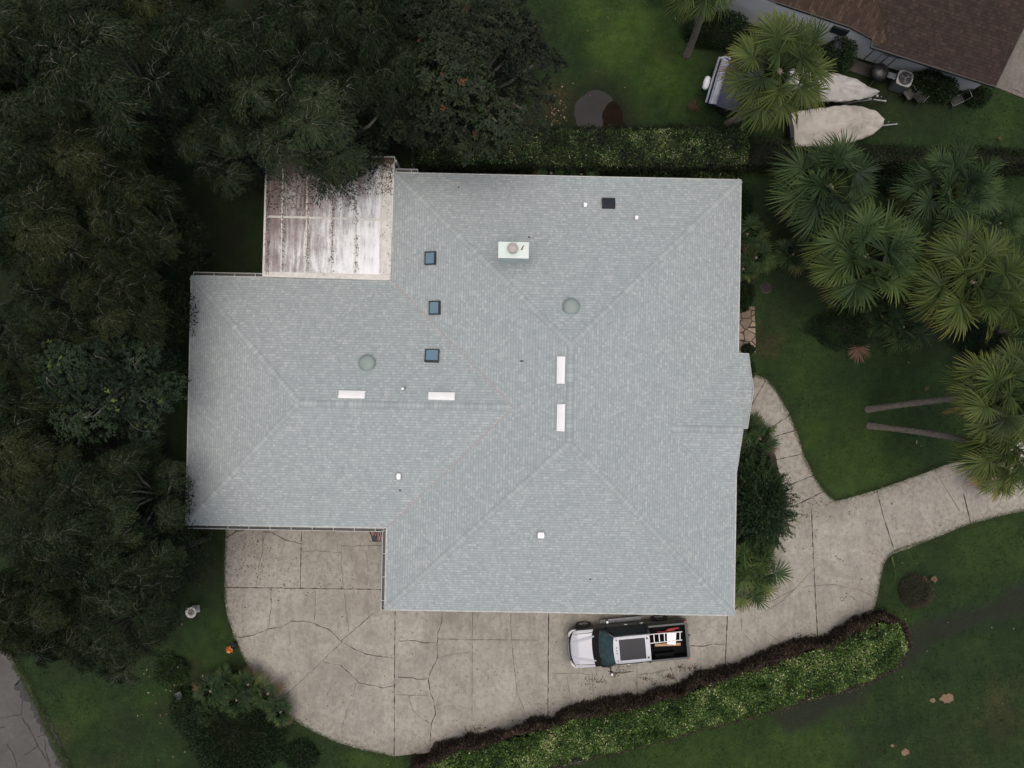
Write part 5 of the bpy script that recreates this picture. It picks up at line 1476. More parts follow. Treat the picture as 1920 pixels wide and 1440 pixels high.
# ================================================================ BOATS
def covered_boat(name, label, stern_px, bow_px, beam, zc, mcover, mhull, seed, peak=(.62, .28), ridge=.22, tongue=1.2, fine=1.0, blunt=False, stern_w=.86, z_ref=1.15):
    a = U(*stern_px, z_ref); b = U(*bow_px, z_ref)
    L = math.hypot(b.x - a.x, b.y - a.y); rz = math.atan2(b.y - a.y, b.x - a.x)
    r_ = root(name, label, 'boat', (a.x, a.y, 0), rz)
    hwid = lambda t_: beam / 2 * (stern_w + (1 - stern_w) * min(1, t_ * 4)) * max(0, 1 - max(0, (t_ - .42) / .58) ** (2.2 * fine)) ** (.75 if not blunt else .5) + .03
    pk = peak[0]
    def cov(u, v):
        x = u * L; s = (v - .5) * 2
        w = hwid(u)
        edge = max(0, (abs(s) - .88) / .12)
        sy = min(1, abs(s) / .92)
        y = math.copysign(sy * w * (1 + .02 * edge), s)
        ang = math.atan2(y, (u - pk) * L)
        dd = math.hypot(y, (u - pk) * L)
        z = zc + ridge * (1 - sy ** 1.5) * (.5 + .5 * math.sin(PI * min(1, u * 1.1 + .08))) + peak[1] * math.exp(-(dd / .6) ** 1.0)
        z += .085 * abs(math.sin(ang * 5.5 + seed + .6 * math.sin(ang * 3))) * min(1, dd / .35) + .03 * math.sin(x * 6 + seed + y * 3 + 1.5 * math.sin(x * 2.3)) * sy ** 2
        z += .11 * (float(fbm(np.array(x * 2.2 + seed), np.array(y * 2.2), 3, 3)) - .5) * 2
        z -= .10 * edge + .04 * edge * math.sin(x * 16) + .12 * (1 - u) * 0
        z += .12 * u * u
        y += .015 * math.sin(x * 12 + seed) * sy
        return (x, y, z)
    m = MB(); m.grid(cov, 90, 56); m.add([cov(0, k / 20) for k in range(21)] + [(cov(0, k / 20)[0], cov(0, k / 20)[1] * .95, zc - .35) for k in range(21)], [(k, k + 1, k + 22, k + 21) for k in range(20)])
    m.build('cover', mcover, r_, True)
    # hull below
    m = MB()
    def hull(u, v):
        s = (v - .5) * 2; w = hwid(u) * (.97 - .35 * (1 - abs(s)) * 0)
        k = abs(s)
        y = math.copysign(w * (.15 + .85 * k ** .6) if k > 0 else 0, s)
        z = .45 + (zc - .52) * k ** 2.2 + .25 * max(0, u - .6) * (1 - k)
        return (u * L * .985, y, z)
    m.grid(hull, 40, 24); m.build('hull', mhull, r_, True)
    m = MB(); xa = L * .3
    m.tube([(L * .05, .35, .38), (L * .75, .35, .38), (L + .1, 0, .42), (L + tongue, 0, .45)], .04, 6)
    m.tube([(L * .05, -.35, .38), (L * .75, -.35, .38), (L + .1, 0, .42)], .04, 6)
    m.tube([(xa, -beam / 2 * .95, .32), (xa, beam / 2 * .95, .32)], .03, 6)
    m.cyl((L + tongue * .55, .07, .0), .025, .75, 8); m.box((L + .12, 0, .8), (.12, .1, .3)); m.bar((L + .1, 0, .42), (L + .1, 0, .95), .06)
    m.tube([(L + tongue - .06, 0, .45), (L + tongue + .06, 0, .48)], [.06, .05], 8)
    tr_ = m.build('trailer', MT['steel'], r_)
    for s in (-1, 1):
        m = MB(); m.tube([(xa, s * (beam / 2 - .12), .3), (xa, s * (beam / 2 + .06), .3)], [.29, .29], 24); m.build('wheel', MT['rubber'], tr_)
    return r_, L, cov, zc
b3, L3, cov3, z3 = covered_boat('covered_boat', 'boat under a wide beige canvas cover on a trailer beside the dull hedge', (1486, 244), (1652, 228), 1.85, 1.15, MT['cover'], MT['navy'], 2.0, peak=(.66, .55), ridge=.34, tongue=1.1, blunt=True, stern_w=.93)
m = MB()
for u in (.2, .5, .72): 
    p = cov3(u, .3); m.box((p[0], p[1], p[2] + .012), (.07, .03, .012))
m.build('cover_patch', MT['black_plastic'], b3)
m = MB(); p0 = cov3(.66, .08); p1 = cov3(.66, .92)
m.tube([cov3(.66, .06 + .088 * k) for k in range(11)], .018, 5); m.build('cover_strap', MT['galv'], b3, True)
b2, L2, cov2, z2 = covered_boat('covered_boat', 'narrower boat under a pale grey cover with a pointed bow and navy hull', (1478, 153), (1644, 176), 1.42, 1.1, MT['cover_grey'], MT['navy'], 5.0, peak=(.5, .3), ridge=.3, tongue=.75, fine=.75)
# navy open deck boat at the left, stern towards the lawn
a = U(1337, 150, 1.0); q = U(1460, 187, 1.0)
rz = math.atan2(q.y - a.y, q.x - a.x); L1 = (q - a).length
nb = root('deck_boat', 'navy blue boat with a silver stern and white outboard motor half under the palm', 'boat', (a.x, a.y, 0), rz)
def hw1(u): return 1.27 * max(0.02, 1 - max(0, (u - .45) / .6) ** 2.5) ** .6
m = MB()
m.grid(lambda u, v: (lambda s: (u * L1, s * hw1(u), .4 + .55 * abs(s) ** 3))((v - .5) * 2), 24, 20); m.build('hull', MT['navy'], nb, True)
m = MB()
m.grid(lambda u, v: (lambda s: (.5 + u * (L1 - .5), s * hw1(u) * .96, 1.0 + .16 * (1 - s * s) + .02 * math.sin(u * 20 + s * 5) + .05 * (float(fbm(np.array(u * 6), np.array(s * 4), 7, 3)) - .5)))((v - .5) * 2), 30, 20)
m.build('cover', simple('dark blue boat cover', (.022, .034, .06), (.012, .018, .032), 2, .6, bump=.3, bscale=6), nb, True)
m = MB()
for x, w in ((-.02, .06), (.16, .05)): m.tube([(x, -1.2, 1.0), (x - .02, 0, 1.05), (x, 1.2, 1.0)], w, 8)
m.prism([(.2, -1.2), (.5, -1.15), (.62, -.2), (.66, .6), (.5, 1.15), (.2, 1.22)], .98, 1.04); m.tube([(.0, 1.15, 1.0), (.3, 1.3, 1.02), (.55, 1.25, 1.02)], .07, 8)
m.build('stern_deck', simple('pale silver deck', (.30, .32, .36), (.2, .215, .25), 2, .4, metal=.1), nb, True, bevel=.01)
m = MB(); m.tube([(-.26, -.55, .9), (-.27, -.48, .93), (-.27, -.2, .95), (-.27, .06, .93), (-.26, .12, .9)], [.06, .15, .17, .15, .06], 14); om = m.build('outboard_motor', MT['board'], nb, True)
m = MB(); m.box((-.25, -.22, .4), (.12, .08, .8)); m.build('motor_leg', MT['black_plastic'], om)
m = MB(); m.tube([(.1, .4, .35), (L1 + .1, 0, .38)], .04, 6); m.tube([(.1, -.4, .35), (L1 + .1, 0, .38)], .04, 6); tr_ = m.build('trailer', MT['steel'], nb)
for s in (-1, 1):
    m = MB(); m.tube([(1.1, s * 1.0, .3), (1.1, s * 1.2, .3)], [.29, .29], 24); m.build('wheel', MT['rubber'], tr_)

# ================================================================ NEIGHBOUR HOUSE
nh = root('neighbour_house', 'neighbouring house with a dark brown shingle roof and pale grey wall', 'house')
ZN = 2.55
E0 = U(1633, 88, ZN); E1 = U(1867, 163, ZN)
dn = (E1 - E0).normalized()               # along the eave, towards the lower right
pn = Vector((-dn.y, dn.x, 0))             # up-slope, away from the camera side
if pn.y < 0: pn = -pn
def NP(s, t_, z): return E0 + dn * s + pn * t_ + Vector((0, 0, z - ZN))
LN = (E1 - E0).length
sn = .38
def nface(m, uvs, pts, f):
    m.add(pts, [tuple(range(len(pts)))])
    for p in pts: uvs.append(f(p))
def uvn(p): v = Vector(p) - E0; return (v.dot(dn) + 50, -v.dot(pn) * 1.07 + 100)
def uvw(p): v = Vector(p) - E0; return (v.dot(pn) + 50, v.dot(dn) * 1.07 + 100)
m = MB(); uvs = []
D_ = 9.0
nrmN = dn.cross((pn + Vector((0, 0, sn))).normalized())
def on_np(px, py, lift=0.0):
    """point of the main roof plane seen at a photo pixel"""
    a = Vector((0, 0, CAM_H)); d = U(px, py, 0) - a
    t_ = (E0 + Vector((0, 0, lift)) - a).dot(nrmN) / d.dot(nrmN)
    return a + d * t_
hipA, hipB, hipC = on_np(1664, 78), on_np(1657, 36), on_np(1645, -6)
nface(m, uvs, [NP(0, 0, ZN), NP(LN, 0, ZN), NP(LN, D_, ZN + sn * D_), NP(.0, D_, ZN + sn * D_), hipC, hipB, hipA], uvn)
nface(m, uvs, [NP(.0, D_, ZN + sn * D_), NP(LN, D_, ZN + sn * D_), NP(LN, 2 * D_, ZN), NP(.0, 2 * D_, ZN)], uvn)
for k, f in enumerate(m.f):
    nn = (Vector(m.v[f[1]]) - Vector(m.v[f[0]])).cross(Vector(m.v[f[2]]) - Vector(m.v[f[0]]))
    if nn.z < 0: m.f[k] = f[::-1]
o = m.build('roof', MT['brown_shingle'], nh); lay = o.data.uv_layers.new(name='UVMap')
for poly in o.data.polygons:
    for l in poly.loop_indices: lay.data[l].uv = uvs[o.data.loops[l].vertex_index]
# lower section to the west, lighter by its shingle colour
Z3 = 2.5
W0 = U(1637, 73, 2.53); W1 = U(1593, 50, Z3); W2 = U(1443, 0, Z3); W3 = U(1300, -48, Z3)
def low(v): return v - Vector((0, 0, .02)) + dn * .05
Hp = low(hipA); H1 = low(hipB); H2 = low(hipC); H3 = low(on_np(1620, -80))
m = MB(); uvs = []
nface(m, uvs, [W0, low(E0 + pn * .1), Hp], uvw)
nface(m, uvs, [W0, Hp, H1], uvw)
nface(m, uvs, [W0, H1, W1], uvw)
nface(m, uvs, [W1, H1, H2], uvw)
nface(m, uvs, [W1, H2, W2], uvw)
nface(m, uvs, [W2, H2, H3], uvw)
nface(m, uvs, [W2, H3, U(1250, -200, 5.2), W3], uvw)
for k, f in enumerate(m.f):
    nn = Vector((0, 0, 0))
    for i in range(len(f)): nn += Vector(m.v[f[i]]).cross(Vector(m.v[f[(i + 1) % len(f)]]))
    if nn.z < 0: m.f[k] = f[::-1]
o = m.build('roof', MT['tan_shingle'], nh); lay = o.data.uv_layers.new(name='UVMap')
for poly in o.data.polygons:
    for l in poly.loop_indices: lay.data[l].uv = uvs[o.data.loops[l].vertex_index]
o['label'] = 'lighter brown roof section'
m = MB()
m.bar(W3 - Vector((0, 0, .06)), W2 - Vector((0, 0, .06)), .05, .14); m.bar(W2 - Vector((0, 0, .06)), W1 - Vector((0, 0, .06)), .05, .14); m.bar(W1 - Vector((0, 0, .06)), W0 - Vector((0, 0, .06)), .05, .12)
m.bar(E0 - Vector((0, 0, .06)), E1 - Vector((0, 0, .06)), .05, .14); m.bar(E1 - Vector((0, 0, .06)), NP(LN, D_, ZN + sn * D_ - .06), .05, .14); m.bar(E0 - Vector((0, 0, .06)), W0 - Vector((0, 0, .06)), .05, .12)
m.build('fascia', MT['black_frame'], nh)
# walls: footprints taken at ground level
B0 = U(1621, 113); B1 = U(1816, 174)
A1 = U(1608, 108); A0 = A1 - dn * 11.5
m = MB()
def wprism(a, b, depth, z1):
    m.prism([(a.x, a.y), (b.x, b.y), (b.x + pn.x * depth, b.y + pn.y * depth), (a.x + pn.x * depth, a.y + pn.y * depth)], 0, z1)
wprism(B0 + pn * .02, B1, 5, ZN - .05)
wprism(A0, A1 + dn * .3, .8, Z3 - .06)
m.build('wall', MT['neigh_wall'], nh)
# gable infill up to the rake
g0 = A1 + dn * .25
m = MB()
for k, (px, py) in enumerate([(1583, 95), (1602, 103), (1632, 121), (1642, 126), (1654, 132)]):
    p = U(px, py); m.bar((p.x, p.y, 0), (p.x, p.y, ZN - .1), .035 if k > 2 else .015)
m.build('wall_pipe', simple('grey conduit', (.07, .08, .085), (.05, .055, .06), 3, .6), nh)
wnd = U(1574, 57, 1.87)
w0 = A1 - dn * ((A1 - Vector((wnd.x, wnd.y, 0))).dot(dn)) - pn * .02
m = MB(); M3 = Matrix((dn, pn, Vector((0, 0, 1)))).transposed()
m.box(w0 + Vector((0, 0, 1.87)), (.85, .06, .62), M=M3); f = m.build('window', MT['black_frame'], nh)
m = MB(); m.box(w0 + Vector((0, 0, 1.87)) - pn * .04, (.77, .02, .54), M=M3); m.build('pane', MT['glass_dark'], f)
for px, py, w, h, z in ((1660, 128, .35, .5, 1.5), (1675, 133, .45, .4, 1.5), (1647, 118, .2, .2, 1.9)):
    p = U(px, py, z); s_ = (Vector((p.x, p.y, 0)) - B0).dot(dn); c_ = B0 + dn * s_ - pn * .06
    m = MB(); m.box(c_ + Vector((0, 0, z)), (w, .14, h), M=M3); m.build('meter_box', simple('pale meter box', (.2, .215, .22), (.16, .17, .175), 3, .6), nh, bevel=.01)
m = MB()
p = U(1590, 128); m.prism([U2((1590, 108)), U2((1636, 124)), U2((1630, 146)), U2((1583, 130))], 0, .05)
tag(m.build('neighbour_patio', simple('dark wet slab', (.05, .045, .04), (.03, .027, .024), 2, .7)), kind='structure')

# air conditioner
ac = U(1697, 147, .95); ra = math.atan2(dn.y, dn.x)
r_ = root('air_conditioner', 'grey air conditioner unit with a round fan grille beside the neighbour wall', 'air conditioner', (ac.x, ac.y, 0), ra)
m = MB(); m.box((0, 0, .46), (.74, .74, .9)); bo = m.build('cabinet', simple('grey cabinet metal', (.10, .115, .125), (.08, .09, .1), 3, .5), r_, bevel=.06)
m = MB(); m.prism([(.40 * math.copysign(abs(math.cos(a)) ** .5, math.cos(a)), .40 * math.copysign(abs(math.sin(a)) ** .5, math.sin(a))) for a in [2 * PI * k / 32 for k in range(32)]], .9, .95); m.build('top_cover', simple('pale cabinet top', (.26, .265, .265), (.21, .215, .215), 3, .5), r_)
m = MB(); m.cyl((0, 0, .955), .33, .012, 32); m.build('fan_opening', MT['black_plastic'], r_)
m = MB()
for k in range(3):
    a = k * 2.09 + .4
    m.add([(0, 0, .975), (.27 * math.cos(a), .27 * math.sin(a), .975), (.27 * math.cos(a + .7), .27 * math.sin(a + .7), .99)], [(0, 1, 2)])
m.cyl((0, 0, .97), .07, .04, 14); m.build('fan_blade', MT['silver'], r_)
m = MB()
for rr_ in (.15, .22, .29, .34):
    m.tube([(rr_ * math.cos(2 * PI * k / 32), rr_ * math.sin(2 * PI * k / 32), 1.01) for k in range(33)], .005, 4, cap=False)
m.build('grille', MT['steel'], r_)
# covered grill
gp = U(1648, 136, .8)
r_ = root('barbecue_grill', 'round black barbecue grill with a side shelf by the neighbour wall', 'grill', (gp.x, gp.y, 0), ra)
m = MB(); m.lathe((0, 0, .55), [(.1, 0), (.4, .12), (.46, .28), (.4, .45), (.25, .55), (.001, .6)], 28); m.build('lid', MT['black_plastic'], r_, True)
for a in (0.5, 2.6, 4.7):
    m = MB(); m.tube([(.2 * math.cos(a), .2 * math.sin(a), .6), (.4 * math.cos(a), .4 * math.sin(a), 0)], .02, 6); m.build('leg', MT['steel'], r_)
m = MB(); m.box((.68, .05, .8), (.42, .3, .02)); m.tube([(.45, .15, .8), (.9, .2, .8)], .012, 5); m.tube([(.45, -.05, .8), (.9, -.1, .8)], .012, 5); m.build('side_shelf', MT['silver'], r_)
# dark patio chairs
def patio_chair(px, py, rz, label):
    p = U(px, py, .3)
    r_ = root('patio_chair', label, 'chair', (p.x, p.y, 0), rz, 'dark patio chairs by the neighbour wall')
    m = MB(); m.box((0, 0, .43), (.5, .5, .05)); m.build('seat', MT['black_frame'], r_, bevel=.01)
    m = MB()
    for k in range(5): m.box((-.25 - .02, -.2 + k * .1, .7), (.03, .05, .5))
    m.build('backrest', MT['black_frame'], r_)
    for sx in (-1, 1):
        for sy in (-1, 1):
            m = MB(); m.tube([(sx * .22, sy * .22, .42), (sx * .26, sy * .26, 0)], .016, 6); m.build('leg', MT['silver'], r_)
        m = MB(); m.tube([(-.25, sx * .28, .65), (.25, sx * .28, .65), (.26, sx * .26, .42)], .018, 6); m.build('armrest', MT['silver'], r_)
    return r_
patio_chair(1703, 178, 2.2, 'dark patio chair standing below the air conditioner')
patio_chair(1722, 184, .8, 'dark patio chair beside the left end of the long dark bush')
# folded frame cart and cut branches by the bush
p = U(1788, 192)
r_ = root('hose_cart', 'small metal cart frame with thin legs at the foot of the long dark bush', 'cart', (p.x, p.y, 0), R(25))
m = MB(); m.tube([(-.3, -.2, .3), (.3, -.2, .3), (.3, .2, .3), (-.3, .2, .3), (-.3, -.2, .3)], .018, 6); m.tube([(.3, -.2, .3), (.5, -.2, .75)], .018, 6); m.tube([(.3, .2, .3), (.5, .2, .75)], .018, 6); m.tube([(.5, -.2, .75), (.5, .2, .75)], .018, 6); m.build('frame', MT['steel'], r_)
m = MB(); m.box((0, 0, .28), (.5, .34, .04)); m.build('tray', MT['black_plastic'], r_)
for s in (-1, 1):
    m = MB(); m.tube([(-.25, s * .22, .1), (-.25, s * .26, .1)], [.1, .1], 16); m.build('wheel', MT['rubber'], r_)
m = MB()
lg = [(1805, 178), (1815, 183), (1822, 182), (1832, 186), (1838, 181)]
for a_, b_ in zip(lg[:-1], lg[1:]): m.tube([U(*a_, .06), U(*b_, .08)], .035, 6)
tag(m.build('cut_branch', simple('pale cut wood', (.16, .135, .11), (.06, .05, .04), 9, .8)), 'pale broken branch on the ground at the corner of the neighbour house', 'branch')

# ================================================================ SMALL THINGS
# flag on a short pole fixed under the eave
f0 = U(721, 1014.6, 2.1); f1 = U(693.5, 1015.3, 2.35)
fl = root('flag', 'american flag hanging from a short pole under the west eave above the driveway', 'flag', (0, 0, 0))
m = MB(); m.tube([f0, f1], .014, 8); m.tube([f1 - Vector((.03, 0, 0)), f1], .025, 8); m.build('pole', MT['black_frame'], fl)
t = NT('flag cloth'); sp = t.n('ShaderNodeSeparateXYZ'); t.l(t.uv(), sp.inputs[0]); u, v = sp.outputs[0], sp.outputs[1]
stripe = t.math('GREATER_THAN', t.math('FRACT', t.math('MULTIPLY', v, 6.5)), .5)
c = t.mix(stripe, (.22, .025, .03), (.55, .5, .47))
can = t.math('MULTIPLY', t.math('LESS_THAN', u, .4), t.math('GREATER_THAN', v, .46))
fx = t.math('SUBTRACT', t.math('FRACT', t.math('MULTIPLY', u, 15)), .5); fy = t.math('SUBTRACT', t.math('FRACT', t.math('MULTIPLY', v, 9.2)), .5)
star = t.math('LESS_THAN', t.math('ADD', t.math('MULTIPLY', fx, fx), t.math('MULTIPLY', fy, fy)), .05)
c = t.mix(can, c, t.mix(star, (.012, .014, .035), (.5, .5, .5)))
t.color(c); t.set(Roughness=.8)
m = MB(); fuv = []
nu, nv = 22, 24
ft = f1.lerp(f0, .22); fb = f1.lerp(f0, .98)
for i in range(nu + 1):
    for j in range(nv + 1):
        u_ = i / nu; v_ = j / nv       # u along the fly, v along the hoist (1 = pole tip)
        p = fb.lerp(ft, v_) + Vector((-.28 * u_ - .05, .62 * u_ * (1 - .25 * u_), -.75 * u_)) + Vector((.05 * math.sin(v_ * 14 + u_ * 3) * u_, .06 * math.sin(v_ * 11) * u_, .05 * math.cos(v_ * 13) * u_))
        m.v.append(tuple(p)); m.t.append(.5); fuv.append((u_, v_))
for i in range(nu):
    for j in range(nv):
        a = i * (nv + 1) + j; m.f.append((a, a + nv + 1, a + nv + 2, a + 1))
o = m.build('cloth', t.m, fl, True); lay = o.data.uv_layers.new(name='UVMap')
for poly in o.data.polygons:
    for l in poly.loop_indices: lay.data[l].uv = fuv[o.data.loops[l].vertex_index]
# birdbath
p = U(368.5, 1141)
r_ = root('birdbath', 'white birdbath with a brown water bowl and a square foot on the west lawn', 'birdbath', (p.x, p.y, 0), R(8))
m = MB(); m.box((0, 0, .05), (.36, .36, .1)); m.lathe((0, 0, .1), [(.15, 0), (.13, .05), (.07, .1), (.06, .45), (.1, .52)], 20); m.build('pedestal', MT['stone'], r_, bevel=.01)
m = MB(); m.lathe((0, 0, .6), [(.09, 0), (.2, .06), (.27, .12), (.28, .14), (.25, .15), (.17, .1), (.001, .07)], 32); bw = m.build('bowl', simple('white glazed stone', (.55, .54, .5), (.36, .35, .32), 10, .6), r_, True)
m = MB(); m.cyl((0, 0, .655), .165, .055, 28); m.build('water', simple('murky brown water', (.07, .045, .025), (.04, .028, .016), 10, .15), bw)
# potted bromeliad
p = U(440.5, 1208.5)
r_ = root('potted_plant', 'red and orange leafy plant in a black pot at the edge of the driveway', 'potted plant', (p.x, p.y, 0))
m = MB(); m.lathe((0, 0, 0), [(.12, 0), (.17, .28), (.18, .3), (.15, .3), (.13, .2), (.001, .2)], 24); m.build('pot', MT['black_plastic'], r_, True)
g = np.random.default_rng(4); P = []; D = []
n = 60; az = g.uniform(0, 6.28, n); el = g.uniform(.1, 1.3, n)
D = np.stack([np.cos(az) * np.cos(el), np.sin(az) * np.cos(el), np.sin(el)], 1)
V, F, T = leaf_quads(np.zeros((n, 3)) + np.array([-.12, -.12, .42]), D, norm(np.cross(D, UP)), g.uniform(.14, .24, n), .07, g.random(n), .2)
put('leaves', np_mesh('leaves', V, F, T, leaf_mat('red orange leaves', [(0, (.35, .03, .015)), (.5, (.55, .07, .02)), (.8, (.75, .3, .06)), (1, (.8, .6, .2))], .5, .3, big=5)), r_)
m = MB(); m.tube([(0, 0, .15), (-.08, -.08, .3), (-.12, -.12, .44)], .02, 6); m.build('stem', MT['trunk'], r_)
# utility box near the bush
p = U(338, 1303, .4)
r_ = root('utility_box', 'small dark box with one pale edge on the lawn left of the big dark bush', 'utility box', (p.x, p.y, 0), R(25))
m = MB(); m.box((0, 0, .3), (.26, .38, .5)); m.box((0, 0, .56), (.3, .42, .03)); m.build('cabinet', simple('dark blue grey box', (.02, .026, .032), (.012, .016, .02), 4, .5), r_, bevel=.01)
m = MB(); m.box((-.17, 0, .45), (.02, .42, .1)); m.build('trim', simple('pale trim', (.16, .17, .165), (.1, .1, .1), 4, .5), r_)
p = U(284, 830.5)
r_ = root('pipe_cap', 'small pale square cap with a dark round hole on the ground west of the house', 'pipe cap', (p.x, p.y, 0))
m = MB(); m.box((0, 0, .1), (.24, .24, .2)); m.build('collar', simple('dull white cap', (.12, .13, .12), (.08, .085, .08), 6, .6), r_, bevel=.01)
m = MB(); m.cyl((-.02, 0, .2), .09, .012, 20); m.build('hole', MT['black_plastic'], r_)
# stump
p = U(1436, 540)
r_ = root('tree_stump', 'low dark tree stump on the lawn east of the house', 'stump', (p.x, p.y, 0))
m = MB(); m.lathe((0, 0, 0), [(.3, 0), (.24, .08), (.21, .2), (.20, .22)], 18); m.build('bark', MT['trunk'], r_, True)
m = MB(); m.cyl((0, 0, .2), .2, .015, 18); m.build('cut_face', simple('weathered cut wood', (.022, .018, .014), (.008, .007, .006), 8, .9), r_)
# fence corner behind the patio roof
r_ = root('wire_fence', 'dark wire fence panel between the patio roof and the end of the rear hedge', 'fence')
a = U(779, 262, 0); b = U(778, 322, 0)
for k in range(3):
    q = a.lerp(b, k / 2); m = MB(); m.cyl((q.x, q.y, 0), .03, 1.3, 10); m.build('post', MT['steel'], r_)
m = MB()
for z in (.1, .7, 1.28): m.tube([a + Vector((0, 0, z)), b + Vector((0, 0, z))], .015, 6)
for k in range(24):
    q = a.lerp(b, (k + .5) / 24); m.tube([q + Vector((0, 0, .1)), q + Vector((0, 0, 1.28))], .004, 4)
m.build('mesh_panel', MT['black_frame'], r_)

# brown fallen fan frond and smaller ones
def flat_frond(px, py, az, s, label, nl=22, tb=.5, spread=1.9, z=.08, group='fallen palm fronds', mat_='dead_frond'):
    g = np.random.default_rng(int(px)); p = U(px, py)
    r_ = root('fallen_frond', label, 'palm frond', (p.x, p.y, z), az, group)
    V, F, T = fan(g, np.array([0, 0, .12]), np.array([1.0, 0, .0]), UP.copy(), s, tb, nl, spread, .15, .06)
    V[:, 2] = np.maximum(V[:, 2], -.05)
    put('blade', np_mesh('blade', V, F, T, MT[mat_]), r_)
    m = MB(); m.tube([(0, 0, .12), (-.4 * s, .05, .06), (-.8 * s, .12, .0)], .012, 5); m.build('stalk', MT[mat_], r_)
flat_frond(1606, 650, R(262), .8, 'large reddish brown dead fan frond lying below the grove', tb=.8, nl=30)
flat_frond(1729, 735, R(60), .3, 'short tan frond tip on the lawn above the leaning trunks', 4, spread=.3)
flat_frond(1302, 200, R(200), .42, 'reddish dead frond lying left of the navy boat', 12, tb=.4)
flat_frond(1650, 805, R(0), .35, 'small brown frond between the two leaning trunks', 5, spread=.25)
flat_frond(1875, 270, R(120), .35, 'small orange brown frond on the neighbour lawn at the right', 5, spread=.3)
flat_frond(1675, 1068, R(105), .7, 'thin pale green frond strip on the lawn corner by the driveway', 2, spread=.05, mat_='palm_leaf')
flat_frond(1746, 1086, R(60), .22, 'curled brown frond touching the upper edge of the round dry bush', 14, tb=.9)
flat_frond(1729, 1086, R(90), .18, 'pale curled frond just behind the round dry bush', 14, tb=.7)
# tan mushroom and sand patches on the south east lawn
for px, py, s_, lb in ((1775, 1309, .34, 'largest tan patch of sand on the south east lawn'), (1749, 1313, .15, 'small tan sand spot just left of the largest patch'), (1697, 1410, .22, 'tan sand patch near the bottom edge of the lawn'), (1673, 1398, .1, 'tiny tan sand spot near the bottom edge of the lawn')):
    p = U(px, py); m = MB()
    pl = [(p.x + s_ * (.7 + .5 * float(vnoise(math.cos(a) * 3 + px, math.sin(a) * 3, 4))) * math.cos(a), p.y + s_ * (.55 + .4 * float(vnoise(math.cos(a) * 3 + px, math.sin(a) * 3, 6))) * math.sin(a)) for a in [2 * PI * k / 40 for k in range(40)]]
    m.prism(pl, -.05, .02)
    tag(m.build('sand_patch', simple('tan sand', (.2, .13, .08), (.11, .075, .05), 9, .95, bump=.5, bscale=20)), kind='structure')
# pale scraps and dropped leaves on the grass
g = np.random.default_rng(77)
def litter(name, label, pts_px, mat_, L=.1, W=.06, z=.03, spread=.0):
    P = np.array([tuple(U(x, y, 0)) for x, y in pts_px]); n = len(P)
    P[:, 2] = z if not callable(z) else 0
    az = g.uniform(0, 6.28, n); D = norm(np.stack([np.cos(az), np.sin(az), g.uniform(-.1, .35, n)], 1))
    S = norm(np.cross(D, norm(UP + g.normal(0, .3, (n, 3)))))
    V, F, T = leaf_quads(P, D, S, g.uniform(.6, 1.4, n) * L, g.uniform(.6, 1.3, n) * W, g.random(n), .0)
    return tag(put(name, np_mesh(name, V, F, T, mat_)), label, 'leaves', kind='stuff')
MT['litter'] = leaf_mat('fallen leaf litter', [(0, (.02, .013, .008)), (.4, (.05, .032, .018)), (.8, (.10, .068, .035)), (1, (.2, .15, .08))], .8, .2, big=1)
MT['litter_pale'] = leaf_mat('pale fallen leaves', [(0, (.06, .045, .025)), (.6, (.14, .11, .06)), (1, (.32, .28, .19))], .8, .2, big=1)
pts = []
for cx_, cy_, sx, sy, n in ((1160, 1258, 8, 5, 30), (1107, 1275, 8, 5, 30), (1128, 1277, 5, 4, 20), (1213, 1272, 6, 2.5, 26), (1255, 1269, 5, 3, 60), (1275, 1252, 4, 3, 30), (1297, 1252, 7, 2.5, 36), (1226, 1281, 4, 2, 12), (1150, 1266, 3, 2, 16), (1237, 1262, 3, 3, 10), (1240, 1285, 25, 5, 20), (890, 1365, 12, 4, 50), (1000, 1360, 12, 5, 30), (1590, 1120, 8, 4, 14), (1500, 1190, 8, 5, 20), (1480, 960, 25, 20, 90), (1520, 940, 20, 8, 30), (500, 1010, 60, 50, 110), (460, 1040, 30, 50, 80), (560, 1090, 90, 20, 60), (800, 1300, 200, 80, 90), (1560, 1000, 80, 60, 60), (1080, 1330, 60, 8, 60), (1190, 1305, 60, 8, 60), (1400, 1270, 60, 6, 50), (1540, 1215, 50, 6, 40)):
    pts += [(g.normal(cx_, sx), g.normal(cy_, sy)) for _ in range(n)]
litter('fallen_leaves', 'small brown dead leaves scattered over the concrete driveway', pts, MT['litter'], .085, .05, .034)
pts = [(g.normal(cx_, sx), g.normal(cy_, sy)) for cx_, cy_, sx, sy, n in ((1045, 200, 12, 20, 40), (1030, 225, 10, 8, 20), (1180, 120, 90, 60, 16), (1860, 1175, 1, 1, 2), (1692, 1057, 1, 1, 3), (1717, 829, 1, 1, 2), (310, 1310, 30, 60, 40), (330, 1290, 10, 40, 18), (1700, 640, 90, 20, 12), (1760, 1230, 130, 120, 14), (1780, 900, 60, 60, 6)) for _ in range(n)]
litter('fallen_leaves', 'few pale yellowish leaves scattered over the lawns', pts, MT['litter_pale'], .12, .07, .03)
